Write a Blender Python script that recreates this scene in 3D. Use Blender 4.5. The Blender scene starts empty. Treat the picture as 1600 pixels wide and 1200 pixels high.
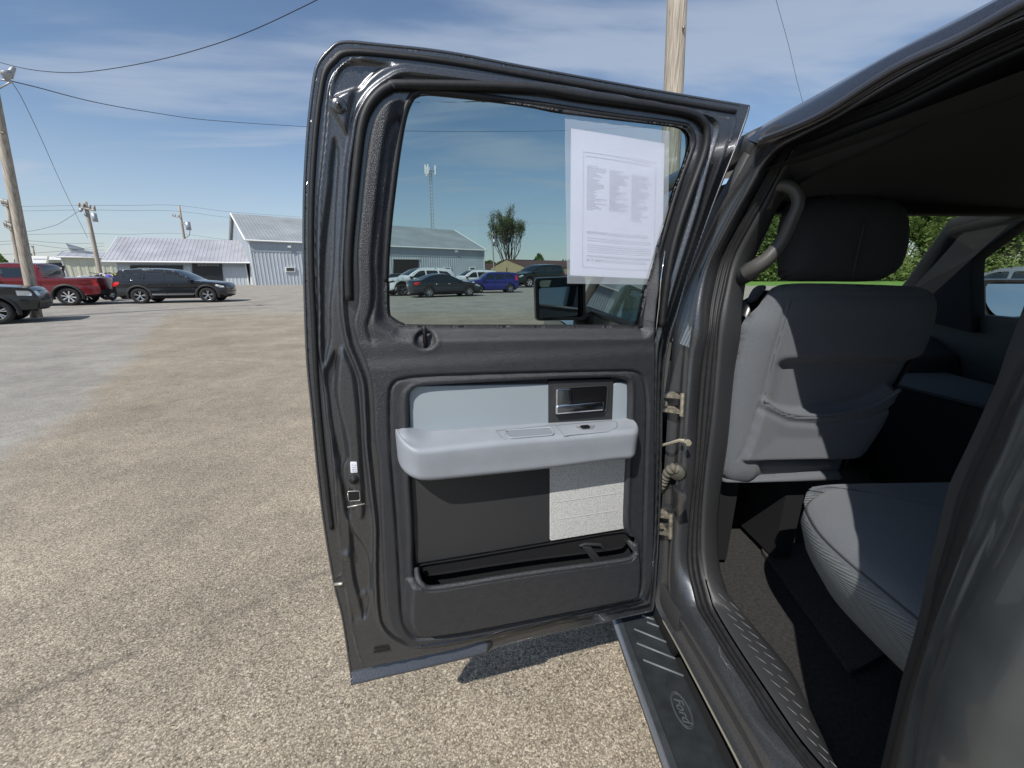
import bpy, bmesh, math, random
import numpy as np
from mathutils import Vector, Matrix, noise as mnoise
random.seed(7); rng = np.random.default_rng(7)
S = bpy.context.scene; COL = S.collection
R = math.radians
# ------------------------------------------------------------------ camera, sky, sun, exposure
F_PX, HOR, VPX, EYE = 620.0, 427.0, 767.0, 1.55
PITCH = math.atan((600-HOR)/F_PX)
YAW = math.atan((800-VPX)/(F_PX*math.cos(PITCH)+(600-HOR)*math.sin(PITCH)))
FW = Vector((math.sin(YAW)*math.cos(PITCH), math.cos(YAW)*math.cos(PITCH), -math.sin(PITCH)))
RT = Vector((math.cos(YAW), -math.sin(YAW), 0)); UP = RT.cross(FW)
cd = bpy.data.cameras.new('camera'); cam = bpy.data.objects.new('camera', cd); COL.objects.link(cam)
cam.location = (0, 0, EYE)
m = Matrix((RT, UP, -FW)).transposed().to_4x4(); m.translation = cam.location; cam.matrix_world = m
cd.sensor_width = 36; cd.lens = 36*F_PX/1600; cd.clip_start = .02; cd.clip_end = 3000
S.camera = cam
_m, _el = .60, R(49)
SUNV = Vector((_m*math.cos(_el)/math.hypot(1, _m), math.cos(_el)/math.hypot(1, _m), -math.sin(_el)))
GZ = .05                                            # height of the lot's surface
SUN_EL = math.asin(-SUNV.z); SUN_AZ = math.atan2(-SUNV.x, -SUNV.y)
W = bpy.data.worlds.new('World'); S.world = W; W.use_nodes = True
nt = W.node_tree; nt.nodes.clear()
def N(t, k, **kw):
    n = t.nodes.new(k)
    for a, b in kw.items(): setattr(n, a, b)
    return n
sky = N(nt, 'ShaderNodeTexSky', sky_type='NISHITA', sun_disc=False, sun_elevation=SUN_EL, sun_rotation=SUN_AZ)
sky.air_density = 1.0; sky.dust_density = .3; sky.ozone_density = 2.2
tc = N(nt, 'ShaderNodeTexCoord'); sx = N(nt, 'ShaderNodeSeparateXYZ'); nt.links.new(tc.outputs['Generated'], sx.inputs[0])
zc = N(nt, 'ShaderNodeMath', operation='MAXIMUM'); zc.inputs[1].default_value = .04; nt.links.new(sx.outputs[2], zc.inputs[0])
za = N(nt, 'ShaderNodeMath', operation='ADD'); za.inputs[1].default_value = .12; nt.links.new(zc.outputs[0], za.inputs[0])
dx = N(nt, 'ShaderNodeMath', operation='DIVIDE'); dy = N(nt, 'ShaderNodeMath', operation='DIVIDE')
nt.links.new(sx.outputs[0], dx.inputs[0]); nt.links.new(za.outputs[0], dx.inputs[1])
nt.links.new(sx.outputs[1], dy.inputs[0]); nt.links.new(za.outputs[0], dy.inputs[1])
cx = N(nt, 'ShaderNodeCombineXYZ'); nt.links.new(dx.outputs[0], cx.inputs[0]); nt.links.new(dy.outputs[0], cx.inputs[1])
mp = N(nt, 'ShaderNodeMapping'); mp.inputs['Rotation'].default_value = (0, 0, R(12)); mp.inputs['Scale'].default_value = (.55, 1.5, 1)
mp.inputs['Location'].default_value = (3.1, 1.7, 0)
nt.links.new(cx.outputs[0], mp.inputs[0])
n1 = N(nt, 'ShaderNodeTexNoise'); n1.inputs['Scale'].default_value = 1.1; n1.inputs['Detail'].default_value = 9; n1.inputs['Roughness'].default_value = .52; n1.inputs['Distortion'].default_value = .5
nt.links.new(mp.outputs[0], n1.inputs[0])
cr = N(nt, 'ShaderNodeValToRGB'); cr.color_ramp.elements[0].position = .45; cr.color_ramp.elements[1].position = .64
cr.color_ramp.interpolation = 'EASE'
nt.links.new(n1.outputs[0], cr.inputs[0])
cf = N(nt, 'ShaderNodeMath', operation='MULTIPLY'); cf.inputs[1].default_value = .62; nt.links.new(cr.outputs[0], cf.inputs[0])
mx = N(nt, 'ShaderNodeMixRGB'); mx.inputs[2].default_value = (4.1, 4.7, 5.7, 1)
hzn = N(nt, 'ShaderNodeMapRange'); hzn.inputs[1].default_value = 0; hzn.inputs[2].default_value = .30; hzn.inputs[3].default_value = .52; hzn.inputs[4].default_value = 0; hzn.interpolation_type = 'SMOOTHSTEP'
nt.links.new(sx.outputs[2], hzn.inputs[0]); hm = N(nt, 'ShaderNodeMath', operation='MAXIMUM'); nt.links.new(hzn.outputs[0], hm.inputs[0]); nt.links.new(cf.outputs[0], hm.inputs[1])
nt.links.new(hm.outputs[0], mx.inputs[0]); nt.links.new(sky.outputs[0], mx.inputs[1])
bg = N(nt, 'ShaderNodeBackground'); bg.inputs[1].default_value = .12
out = N(nt, 'ShaderNodeOutputWorld'); nt.links.new(mx.outputs[0], bg.inputs[0]); nt.links.new(bg.outputs[0], out.inputs[0])
sl = bpy.data.lights.new('sun', 'SUN'); sl.energy = 4.8; sl.angle = R(.5); sl.color = (1, .96, .90)
so = bpy.data.objects.new('sun', sl); COL.objects.link(so); so.rotation_euler = SUNV.to_track_quat('-Z', 'Y').to_euler()
S.view_settings.view_transform = 'Standard'; S.view_settings.look = 'None'; S.view_settings.exposure = 0; S.view_settings.gamma = 1

# ------------------------------------------------------------------ helpers
def ray(px, py): return FW + RT*((px-800)/F_PX) + UP*((600-py)/F_PX)
def at(px, py, Y): r = ray(px, py); return Vector((0, 0, EYE)) + r*(Y/r.y)
def G(px, py, z=GZ): r = ray(px, py); return Vector((0, 0, EYE)) + r*((z-EYE)/r.z)
def lean(z): return .20*max(0., z-1.42)
def atx(px, py, x):            # point on the body-side sheet, which leans inward above the belt
    r = ray(px, py); t = x/r.x
    for _ in range(12): t = (x + lean(EYE+r.z*t))/r.x
    return Vector((0, 0, EYE)) + r*t

def tag(o, label=None, cat=None, group=None, kind=None):
    if label: o['label'] = label
    if cat: o['category'] = cat
    if group: o['group'] = group
    if kind: o['kind'] = kind
    return o
def empty(name, loc=(0, 0, 0), rz=0):
    o = bpy.data.objects.new(name, None); COL.objects.link(o); o.location = loc; o.rotation_euler = (0, 0, rz); o.empty_display_size = .2
    return o
def mesh(name, verts, faces, mats=None, parent=None, smooth=False, mi=None):
    me = bpy.data.meshes.new(name)
    me.from_pydata([tuple(map(float, v)) for v in verts], [], [tuple(int(i) for i in f) for f in faces]); me.update()
    if mats is not None:
        for q in (mats if isinstance(mats, (list, tuple)) else [mats]): me.materials.append(q)
    if mi is not None: me.polygons.foreach_set('material_index', mi)
    if smooth: me.polygons.foreach_set('use_smooth', [True]*len(me.polygons))
    o = bpy.data.objects.new(name, me); COL.objects.link(o)
    if parent: o.parent = parent
    return o
class MB:
    def __init__(s): s.v = []; s.f = []; s.m = []
    def add(s, v, f, mi=0):
        b = len(s.v); s.v += [Vector(p) for p in v]; s.f += [tuple(i+b for i in q) for q in f]; s.m += [mi]*len(f); return s
    def box(s, a, b, mi=0, M=None):
        (x0, y0, z0), (x1, y1, z1) = a, b
        v = [Vector(p) for p in ((x0,y0,z0),(x1,y0,z0),(x1,y1,z0),(x0,y1,z0),(x0,y0,z1),(x1,y0,z1),(x1,y1,z1),(x0,y1,z1))]
        if M is not None: v = [M @ p for p in v]
        return s.add(v, [(0,3,2,1),(4,5,6,7),(0,1,5,4),(1,2,6,5),(2,3,7,6),(3,0,4,7)], mi)
    def tube(s, pts, r, n=8, mi=0, caps=True):
        pts = [Vector(p) for p in pts]; L = len(pts); rr = r if isinstance(r, (list, tuple)) else [r]*L
        v = []; prev = None
        for i, p in enumerate(pts):
            t = (pts[min(i+1, L-1)]-pts[max(i-1, 0)]).normalized()
            if prev is None:
                a = Vector((0,0,1)) if abs(t.z) < .9 else Vector((1,0,0)); u = t.cross(a).normalized()
            else: u = (prev-t*prev.dot(t)).normalized()
            prev = u; w = t.cross(u)
            for k in range(n): a = 2*math.pi*k/n; v.append(p+(u*math.cos(a)+w*math.sin(a))*rr[i])
        f = [(i*n+k, i*n+(k+1)%n, (i+1)*n+(k+1)%n, (i+1)*n+k) for i in range(L-1) for k in range(n)]
        if caps: f += [tuple(range(n))[::-1], tuple((L-1)*n+k for k in range(n))]
        return s.add(v, f, mi)
    def prism(s, poly, fr, w0, w1, mi=0):        # poly in (a,b), fr(a,b,w)->point
        n = len(poly); v = [fr(a, b, w0) for a, b in poly]+[fr(a, b, w1) for a, b in poly]
        return s.add(v, [tuple(range(n))[::-1], tuple(range(n, 2*n))]+[(i, (i+1)%n, n+(i+1)%n, n+i) for i in range(n)], mi)
    def build(s, name, mats, parent=None, smooth=False, bev=0, auto=None):
        o = mesh(name, s.v, s.f, mats, parent, smooth, s.m)
        bm = bmesh.new(); bm.from_mesh(o.data); bmesh.ops.recalc_face_normals(bm, faces=bm.faces)
        if bev: bmesh.ops.bevel(bm, geom=[e for e in bm.edges if e.is_manifold and e.calc_face_angle(0) > .6], offset=bev, segments=3, affect='EDGES', profile=.6)
        bm.to_mesh(o.data); bm.free()
        if auto or bev: sharp(o, auto or 45)
        return o
def sharp(o, deg=35):
    me = o.data; me.polygons.foreach_set('use_smooth', [True]*len(me.polygons))
    bm = bmesh.new(); bm.from_mesh(me)
    for e in bm.edges: e.smooth = not (len(e.link_faces) != 2 or e.calc_face_angle(0) > R(deg))
    bm.to_mesh(me); bm.free()
def sm(pts, closed=False, k=6):                   # Catmull-Rom densify
    P = np.array([tuple(p) for p in pts], float); n = len(P); out = []
    rngi = range(n) if closed else range(n-1)
    for i in rngi:
        if closed: a, b, c, d = P[i-1], P[i], P[(i+1) % n], P[(i+2) % n]
        else: a, b, c, d = P[max(i-1,0)], P[i], P[i+1], P[min(i+2,n-1)]
        for j in range(k):
            t = j/k
            out.append(.5*((2*b)+(-a+c)*t+(2*a-5*b+4*c-d)*t*t+(-a+3*b-3*c+d)*t**3))
    if not closed: out.append(P[-1])
    return np.array(out)
def resamp(P, n):
    P = np.array([tuple(p) for p in P], float); d = np.r_[0, np.cumsum(np.linalg.norm(np.diff(P, axis=0), axis=1))]
    t = np.linspace(0, d[-1], n); return np.stack([np.interp(t, d, P[:, i]) for i in range(P.shape[1])], 1)
def pdist(X, poly, closed=True):
    P = np.asarray(poly, float); Q = np.roll(P, -1, 0) if closed else P[1:]; A = P if closed else P[:-1]
    best = np.full(len(X), 1e9); bp = np.zeros_like(X)
    for a, b in zip(A, Q):
        ab = b-a; L = ab@ab
        if L < 1e-14: continue
        t = np.clip(((X-a)@ab)/L, 0, 1); q = a+t[:, None]*ab; d = ((X-q)**2).sum(1)
        k = d < best; best[k] = d[k]; bp[k] = q[k]
    return np.sqrt(best), bp
def inside(X, poly):
    P = np.asarray(poly, float); c = np.zeros(len(X), bool); j = len(P)-1
    for i in range(len(P)):
        xi, yi = P[i]; xj, yj = P[j]
        if yi != yj: c ^= ((yi > X[:, 1]) != (yj > X[:, 1])) & (X[:, 0] < (xj-xi)*(X[:, 1]-yi)/(yj-yi)+xi)
        j = i
    return c
def sdf(X, poly): d, _ = pdist(X, poly); return np.where(inside(X, poly), -d, d)   # negative inside
def ss(x): x = np.clip(x, 0, 1); return x*x*(3-2*x)
def hf(name, outer, holes, wf, h, fr, mat, parent=None, smooth=True):
    """sheet over polygon `outer` minus `holes`; height wf(X); fr maps arrays (a,b,w) -> points"""
    outer = np.asarray(outer, float); lo = outer.min(0)-h; hi = outer.max(0)+h
    nx = int((hi[0]-lo[0])/h)+2; ny = int((hi[1]-lo[1])/h)+2
    gx, gy = np.meshgrid(lo[0]+np.arange(nx)*h, lo[1]+np.arange(ny)*h, indexing='ij'); X = np.stack([gx.ravel(), gy.ravel()], 1)
    d, bp = pdist(X, outer); sd = np.where(inside(X, outer), -d, d)
    for H in holes:
        dh, bh = pdist(X, H); sh = np.where(inside(X, H), dh, -dh)
        k = sh > sd; sd[k] = sh[k]; bp[k] = bh[k]
    snap = np.abs(sd) < .72*h; Xs = X.copy(); Xs[snap] = bp[snap]
    ok = (sd < 0) | snap
    ix = np.arange(nx*ny).reshape(nx, ny); q = np.stack([ix[:-1, :-1], ix[1:, :-1], ix[1:, 1:], ix[:-1, 1:]], -1).reshape(-1, 4)
    okq = ok[q]; cen = X[q].mean(1)
    good = okq.all(1)
    tri = (okq.sum(1) == 3)
    faces = [tuple(f) for f in q[good]]+[tuple(f[o]) for f, o in zip(q[tri], okq[tri])]
    used = np.zeros(nx*ny, bool)
    for f in faces:
        for i in f: used[i] = True
    mp_ = -np.ones(nx*ny, int); mp_[used] = np.arange(used.sum())
    Xu = Xs[used]; w = wf(Xu); V = fr(Xu[:, 0], Xu[:, 1], w)
    o = mesh(name, V, [tuple(mp_[i] for i in f) for f in faces], mat, parent, smooth)
    return o
# ------------------------------------------------------------------ materials
def mat(name, col, rough=.5, metal=0, coat=0, spec=.5, noise=None, bump=None, trans=0, emit=None, voro=None, sheen=0):
    """noise=(scale, amount) albedo mottling; bump=(scale, strength, distance)"""
    M = bpy.data.materials.new(name); M.use_nodes = True; t = M.node_tree; b = t.nodes['Principled BSDF']
    b.inputs['Base Color'].default_value = (*col, 1); b.inputs['Roughness'].default_value = rough; b.inputs['Metallic'].default_value = metal
    b.inputs['Coat Weight'].default_value = coat; b.inputs['Coat Roughness'].default_value = .06; b.inputs['Specular IOR Level'].default_value = spec
    if sheen: b.inputs['Sheen Weight'].default_value = sheen
    if trans: b.inputs['Transmission Weight'].default_value = trans
    c = N(t, 'ShaderNodeTexCoord')
    if noise:
        n = N(t, 'ShaderNodeTexNoise'); n.inputs['Scale'].default_value = noise[0]; n.inputs['Detail'].default_value = 6; t.links.new(c.outputs['Object'], n.inputs[0])
        r = N(t, 'ShaderNodeMapRange'); r.inputs[1].default_value = .3; r.inputs[2].default_value = .7
        r.inputs[3].default_value = 1-noise[1]; r.inputs[4].default_value = 1+noise[1]; t.links.new(n.outputs[0], r.inputs[0])
        x = N(t, 'ShaderNodeMixRGB', blend_type='MULTIPLY'); x.inputs[0].default_value = 1; x.inputs[1].default_value = (*col, 1)
        t.links.new(r.outputs[0], x.inputs[2]); t.links.new(x.outputs[0], b.inputs['Base Color'])
        r2 = N(t, 'ShaderNodeMapRange'); r2.inputs[3].default_value = max(0, rough-.08); r2.inputs[4].default_value = min(1, rough+.08)
        t.links.new(n.outputs[0], r2.inputs[0]); t.links.new(r2.outputs[0], b.inputs['Roughness'])
    if bump:
        n = N(t, 'ShaderNodeTexNoise'); n.inputs['Scale'].default_value = bump[0]; n.inputs['Detail'].default_value = 3; t.links.new(c.outputs['Object'], n.inputs[0])
        k = N(t, 'ShaderNodeBump'); k.inputs['Strength'].default_value = bump[1]; k.inputs['Distance'].default_value = bump[2]
        t.links.new(n.outputs[0], k.inputs['Height']); t.links.new(k.outputs[0], b.inputs['Normal'])
    if emit: b.inputs['Emission Color'].default_value = (*emit[0], 1); b.inputs['Emission Strength'].default_value = emit[1]
    return M
def glassmat(name, tint, alpha, rough=.0, refl=.08):
    """thin sheet glass: tinted transparency with a Fresnel reflection"""
    M = bpy.data.materials.new(name); M.use_nodes = True; t = M.node_tree; t.nodes.clear()
    o = N(t, 'ShaderNodeOutputMaterial'); tr = N(t, 'ShaderNodeBsdfTransparent'); tr.inputs[0].default_value = (*tint, 1)
    gl = N(t, 'ShaderNodeBsdfGlossy'); gl.inputs['Roughness'].default_value = rough
    fr = N(t, 'ShaderNodeFresnel'); fr.inputs[0].default_value = 1.45
    ml = N(t, 'ShaderNodeMath', operation='MULTIPLY'); ml.inputs[1].default_value = refl/.04*.5; ml.use_clamp = True
    mi = N(t, 'ShaderNodeMixShader'); t.links.new(fr.outputs[0], ml.inputs[0]); t.links.new(ml.outputs[0], mi.inputs[0])
    t.links.new(tr.outputs[0], mi.inputs[1]); t.links.new(gl.outputs[0], mi.inputs[2])
    if alpha > 0:
        df = N(t, 'ShaderNodeBsdfDiffuse'); df.inputs[0].default_value = (.7, .75, .8, 1); m2 = N(t, 'ShaderNodeMixShader'); m2.inputs[0].default_value = alpha
        t.links.new(mi.outputs[0], m2.inputs[1]); t.links.new(df.outputs[0], m2.inputs[2]); t.links.new(m2.outputs[0], o.inputs[0])
    else: t.links.new(mi.outputs[0], o.inputs[0])
    return M
MT = {}
MT['paint'] = mat('grey_metallic_paint', (.11, .115, .125), .30, .75, .7, noise=(700, .3))
MT['jamb'] = mat('jamb_paint', (.10, .104, .112), .30, .72, .5, noise=(500, .3), bump=(60, .05, .002))
MT['rubber'] = mat('seal_rubber', (.012, .012, .013), .55, noise=(90, .3))
MT['plastic'] = mat('grained_plastic', (.027, .0285, .033), .40, spec=.7, noise=(60, .12), bump=(600, 1.0, .0016))
MT['plasticin'] = mat('smooth_dark_plastic', (.032, .033, .035), .5, bump=(700, .3, .0006))
MT['trimcab'] = mat('pillar_trim_plastic', (.030, .031, .033), .55, bump=(500, .5, .0008))
MT['black'] = mat('gloss_black', (.008, .008, .009), .28)
MT['matte'] = mat('matte_black', (.006, .006, .007), .8)
MT['greytrim'] = mat('grey_vinyl', (.27, .29, .32), .5, bump=(520, .3, .0007), noise=(20, .05))
MT['greyflat'] = mat('grey_insert', (.30, .345, .375), .45, bump=(900, .12, .0004))
MT['chrome'] = mat('chrome', (.85, .86, .88), .08, 1)
MT['steel'] = mat('dirty_steel', (.30, .27, .21), .5, .6, noise=(80, .5))
MT['carpet'] = mat('carpet', (.030, .029, .028), .95, noise=(120, .45), bump=(400, 1, .004))
MT['mat'] = mat('floor_mat', (.055, .052, .048), .9, noise=(150, .4), bump=(500, 1, .003))
MT['headliner'] = mat('headliner', (.013, .013, .015), .95)
MT['seat'] = mat('seat_fabric', (.112, .122, .136), .85, noise=(300, .12), bump=(1400, .8, .0012), sheen=.15)
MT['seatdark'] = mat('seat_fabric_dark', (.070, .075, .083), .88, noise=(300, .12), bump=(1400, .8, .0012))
MT['headrest'] = mat('shaded_headrest_fabric', (.035, .036, .040), .85, noise=(300, .15), bump=(900, .6, .001))  # darker than the seat cloth: the roof's shade is put into the colour
MT['stitch'] = mat('stitching', (.05, .05, .053), .8)
MT['white'] = mat('white_paper', (.80, .80, .86), .6)
MT['ink'] = mat('print_ink', (.42, .42, .50), .7)
MT['glassdoor'] = glassmat('tinted_door_glass', (.46, .56, .56), 0, 0, .05)
MT['glassws'] = glassmat('windscreen_glass', (.80, .88, .82), 0, 0, .05)
MT['sleeve'] = glassmat('plastic_sleeve', (.90, .92, .96), .30, .12, .10)
MT['mirrorg'] = mat('mirror_glass', (.5, .55, .58), .02, 1)
MT['wood'] = None
def weave(name, col, scale):
    M = bpy.data.materials.new(name); M.use_nodes = True; t = M.node_tree; b = t.nodes['Principled BSDF']; b.inputs['Roughness'].default_value = .85
    c = N(t, 'ShaderNodeTexCoord'); a = N(t, 'ShaderNodeTexVoronoi'); a.inputs['Scale'].default_value = scale; t.links.new(c.outputs['Object'], a.inputs[0])
    r = N(t, 'ShaderNodeValToRGB'); r.color_ramp.elements[0].color = (*[q*1.08 for q in col], 1); r.color_ramp.elements[1].color = (*[q*.50 for q in col], 1)
    r.color_ramp.elements[0].position = .25; r.color_ramp.elements[1].position = .75
    t.links.new(a.outputs['Distance'], r.inputs[0]); t.links.new(r.outputs[0], b.inputs['Base Color'])
    k = N(t, 'ShaderNodeBump'); k.invert = True; k.inputs['Strength'].default_value = .6; k.inputs['Distance'].default_value = .001
    t.links.new(a.outputs['Distance'], k.inputs['Height']); t.links.new(k.outputs[0], b.inputs['Normal'])
    return M
MT['mesh'] = weave('woven_insert', (.66, .66, .64), 640)
def ribmat(name, col, scale, rot):
    M = bpy.data.materials.new(name); M.use_nodes = True; t = M.node_tree; b = t.nodes['Principled BSDF']; b.inputs['Roughness'].default_value = .88
    c = N(t, 'ShaderNodeTexCoord'); mp = N(t, 'ShaderNodeMapping'); mp.inputs['Rotation'].default_value = rot; t.links.new(c.outputs['Object'], mp.inputs[0])
    w = N(t, 'ShaderNodeTexWave', bands_direction='Z'); w.inputs['Scale'].default_value = scale; w.inputs['Distortion'].default_value = .6; w.inputs['Detail'].default_value = 2; w.inputs['Detail Scale'].default_value = 3; t.links.new(mp.outputs[0], w.inputs[0])
    w2 = N(t, 'ShaderNodeTexWave', bands_direction='X'); w2.inputs['Scale'].default_value = scale*1.4; w2.inputs['Distortion'].default_value = 1; t.links.new(mp.outputs[0], w2.inputs[0])
    m_ = N(t, 'ShaderNodeMath', operation='MULTIPLY_ADD'); m_.inputs[1].default_value = .3; t.links.new(w2.outputs['Fac'], m_.inputs[0]); t.links.new(w.outputs['Fac'], m_.inputs[2])
    r = N(t, 'ShaderNodeValToRGB'); r.color_ramp.elements[0].color = (*[q*.55 for q in col], 1); r.color_ramp.elements[1].color = (*[q*1.15 for q in col], 1); t.links.new(m_.outputs[0], r.inputs[0]); t.links.new(r.outputs[0], b.inputs['Base Color'])
    k = N(t, 'ShaderNodeBump'); k.inputs['Strength'].default_value = .5; k.inputs['Distance'].default_value = .0015; t.links.new(m_.outputs[0], k.inputs['Height']); t.links.new(k.outputs[0], b.inputs['Normal'])
    return M
MT['meshseat'] = ribmat('ribbed_seat_fabric', (.145, .16, .165), 50, (R(20), R(10), 0))
def woodmat():
    M = bpy.data.materials.new('weathered_pole_wood'); M.use_nodes = True; t = M.node_tree; b = t.nodes['Principled BSDF']; b.inputs['Roughness'].default_value = .85
    c = N(t, 'ShaderNodeTexCoord'); mp = N(t, 'ShaderNodeMapping'); mp.inputs['Scale'].default_value = (22, 22, 1.1); t.links.new(c.outputs['Object'], mp.inputs[0])
    n = N(t, 'ShaderNodeTexNoise'); n.inputs['Scale'].default_value = 2; n.inputs['Detail'].default_value = 8; t.links.new(mp.outputs[0], n.inputs[0])
    r = N(t, 'ShaderNodeValToRGB'); r.color_ramp.elements[0].position = .3; r.color_ramp.elements[1].position = .68
    r.color_ramp.elements[0].color = (.21, .175, .135, 1); r.color_ramp.elements[1].color = (.52, .465, .39, 1)
    t.links.new(n.outputs[0], r.inputs[0]); t.links.new(r.outputs[0], b.inputs['Base Color'])
    k = N(t, 'ShaderNodeBump'); k.inputs['Strength'].default_value = .7; k.inputs['Distance'].default_value = .01; t.links.new(n.outputs[0], k.inputs['Height']); t.links.new(k.outputs[0], b.inputs['Normal'])
    return M
MT['wood'] = woodmat()

# ------------------------------------------------------------------ ground
def groundmat():
    M = bpy.data.materials.new('chip_sealed_lot'); M.use_nodes = True; t = M.node_tree; b = t.nodes['Principled BSDF']; L = t.links.new
    b.inputs['Roughness'].default_value = .9; b.inputs['Specular IOR Level'].default_value = .25
    c = N(t, 'ShaderNodeTexCoord'); C = c.outputs['Object']
    def nz(scale, det=6, rough=.6):
        n = N(t, 'ShaderNodeTexNoise'); n.inputs['Scale'].default_value = scale; n.inputs['Detail'].default_value = det; n.inputs['Roughness'].default_value = rough; L(C, n.inputs[0]); return n.outputs[0]
    def mr(v, a, b_, c_, d_):
        r = N(t, 'ShaderNodeMapRange'); r.inputs[1].default_value = a; r.inputs[2].default_value = b_; r.inputs[3].default_value = c_; r.inputs[4].default_value = d_; L(v, r.inputs[0]); return r.outputs[0]
    def mth(op, x, y):
        r = N(t, 'ShaderNodeMath', operation=op)
        for i, q in enumerate((x, y)):
            if isinstance(q, (int, float)): r.inputs[i].default_value = q
            else: L(q, r.inputs[i])
        return r.outputs[0]
    def mix(f, x, y, bt='MIX'):
        r = N(t, 'ShaderNodeMixRGB', blend_type=bt)
        for i, q in enumerate((f, x, y)):
            if isinstance(q, tuple): r.inputs[i].default_value = (*q, 1)
            elif isinstance(q, (int, float)): r.inputs[i].default_value = q if i == 0 else (q, q, q, 1)
            else: L(q, r.inputs[i])
        return r.outputs[0]
    # stone chips: each voronoi cell takes its own tone
    v = N(t, 'ShaderNodeTexVoronoi'); v.inputs['Scale'].default_value = 185; L(C, v.inputs[0])
    sp = N(t, 'ShaderNodeSeparateColor'); L(v.outputs['Color'], sp.inputs[0])
    chip = N(t, 'ShaderNodeValToRGB'); e = chip.color_ramp.elements
    e[0].position = 0; e[0].color = (.10, .082, .058, 1); e[1].position = 1; e[1].color = (.70, .60, .44, 1)
    for p_, c_ in ((.2, (.215, .178, .125)), (.5, (.36, .305, .23)), (.8, (.50, .43, .33))):
        q = chip.color_ramp.elements.new(p_); q.color = (*c_, 1)
    L(sp.outputs[0], chip.inputs[0])
    v2 = N(t, 'ShaderNodeTexVoronoi'); v2.inputs['Scale'].default_value = 370; L(C, v2.inputs[0])
    s2 = N(t, 'ShaderNodeSeparateColor'); L(v2.outputs['Color'], s2.inputs[0])
    fine = mr(s2.outputs[1], 0, 1, .72, 1.28)
    gap = mr(v.outputs['Distance'], .35, .8, 1, .55)
    v3 = N(t, 'ShaderNodeTexVoronoi'); v3.inputs['Scale'].default_value = 75; L(C, v3.inputs[0]); s3 = N(t, 'ShaderNodeSeparateColor'); L(v3.outputs['Color'], s3.inputs[0])
    near3 = mth('LESS_THAN', v3.outputs['Distance'], .42); peb = mth('MULTIPLY', near3, mth('LESS_THAN', s3.outputs[0], .055)); peb2 = mth('MULTIPLY', near3, mth('GREATER_THAN', s3.outputs[0], .965))
    tan = mix(.30, chip.outputs[0], (.46, .395, .31)); tan = mix(.8, tan, fine, 'MULTIPLY'); tan = mix(1, tan, gap, 'MULTIPLY')
    grey = N(t, 'ShaderNodeValToRGB'); e = grey.color_ramp.elements; e[0].color = (.17, .16, .14, 1); e[1].color = (.45, .425, .38, 1); L(sp.outputs[1], grey.inputs[0])
    gry = mix(1, grey.outputs[0], fine, 'MULTIPLY'); gry = mix(.35, gry, (.33, .305, .265))
    # older grey asphalt lies left of a wavering seam
    x = N(t, 'ShaderNodeSeparateXYZ'); L(C, x.inputs[0])
    wob = mth('MULTIPLY', mth('SUBTRACT', nz(.55, 5), .5), 1.7)
    seam = mth('ADD', mth('ADD', x.outputs[0], mth('MULTIPLY', x.outputs[1], .665)), wob)     # x + .665 y
    fm = mr(seam, -1.9, -1.5, 1, 0)
    far = mr(x.outputs[1], 14.0, 17.5, 0, 1); farw = mth('MULTIPLY', far, .8)
    fm = mth('MAXIMUM', fm, farw)
    big = mr(nz(.9, 5), .3, .7, .80, 1.16); mid = mr(nz(6, 5), .3, .7, .88, 1.1)
    streak = N(t, 'ShaderNodeMapping'); streak.inputs['Scale'].default_value = (.25, 1.6, 1); streak.inputs['Rotation'].default_value = (0, 0, R(-4)); L(C, streak.inputs[0])
    sn = N(t, 'ShaderNodeTexNoise'); sn.inputs['Scale'].default_value = 1.2; sn.inputs['Detail'].default_value = 5; L(streak.outputs[0], sn.inputs[0]); st = mr(sn.outputs[0], .35, .65, .93, 1.05)
    col = mix(fm, tan, gry)
    for q in (big, mid, st): col = mix(1, col, q, 'MULTIPLY')
    col = mix(mth('MULTIPLY', peb, .65), col, (.075, .06, .045)); col = mix(mth('MULTIPLY', peb2, .6), col, (.66, .60, .49))
    # damp-looking tar patches and rust freckles
    col = mix(mr(nz(1.7, 6, .7), .64, .76, 0, .38), col, (.11, .10, .09))
    col = mix(mr(nz(3.1, 3), .72, .80, 0, .35), col, (.42, .24, .11))
    # cracks
    wv = N(t, 'ShaderNodeTexVoronoi', feature='DISTANCE_TO_EDGE'); wv.inputs['Scale'].default_value = .23
    wd = mix(.5, C, N_col(t, C), 'ADD'); L(wd, wv.inputs[0])
    crk = mr(wv.outputs['Distance'], 0.0, .006, 1, 0); crk = mth('MULTIPLY', crk, mr(nz(1.3, 4), .46, .60, 0, .45))
    col = mix(crk, col, (.06, .055, .05))
    L(col, b.inputs['Base Color'])
    k = N(t, 'ShaderNodeBump'); k.inputs['Strength'].default_value = .55; k.inputs['Distance'].default_value = .006; L(mth('ADD', sp.outputs[0], mth('MULTIPLY', s2.outputs[1], .5)), k.inputs['Height']); L(k.outputs[0], b.inputs['Normal'])
    return M
def N_col(t, C):
    n = N(t, 'ShaderNodeTexNoise'); n.inputs['Scale'].default_value = .8; n.inputs['Detail'].default_value = 6; t.links.new(C, n.inputs[0]); return n.outputs['Color']
gv = []; gf = []
lot = mesh('parking_lot', [(-260, -60, GZ), (300, -60, GZ), (300, 400, GZ), (-260, 400, GZ)], [(0, 1, 2, 3)], groundmat()); tag(lot, kind='structure')
MT['grass'] = mat('spring_grass', (.12, .235, .035), .9, noise=(.6, .35))
gr = mesh('grass_field', [(22, 50, GZ+.004), (400, 24, GZ+.004), (400, 396, GZ+.004), (60, 396, GZ+.004), (36, 120, GZ+.004)], [(0, 1, 2, 3, 4)], MT['grass']); tag(gr, kind='structure')
MT['earth'] = mat('far_earth', (.10, .12, .05), .95, noise=(.02, .3))
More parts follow.
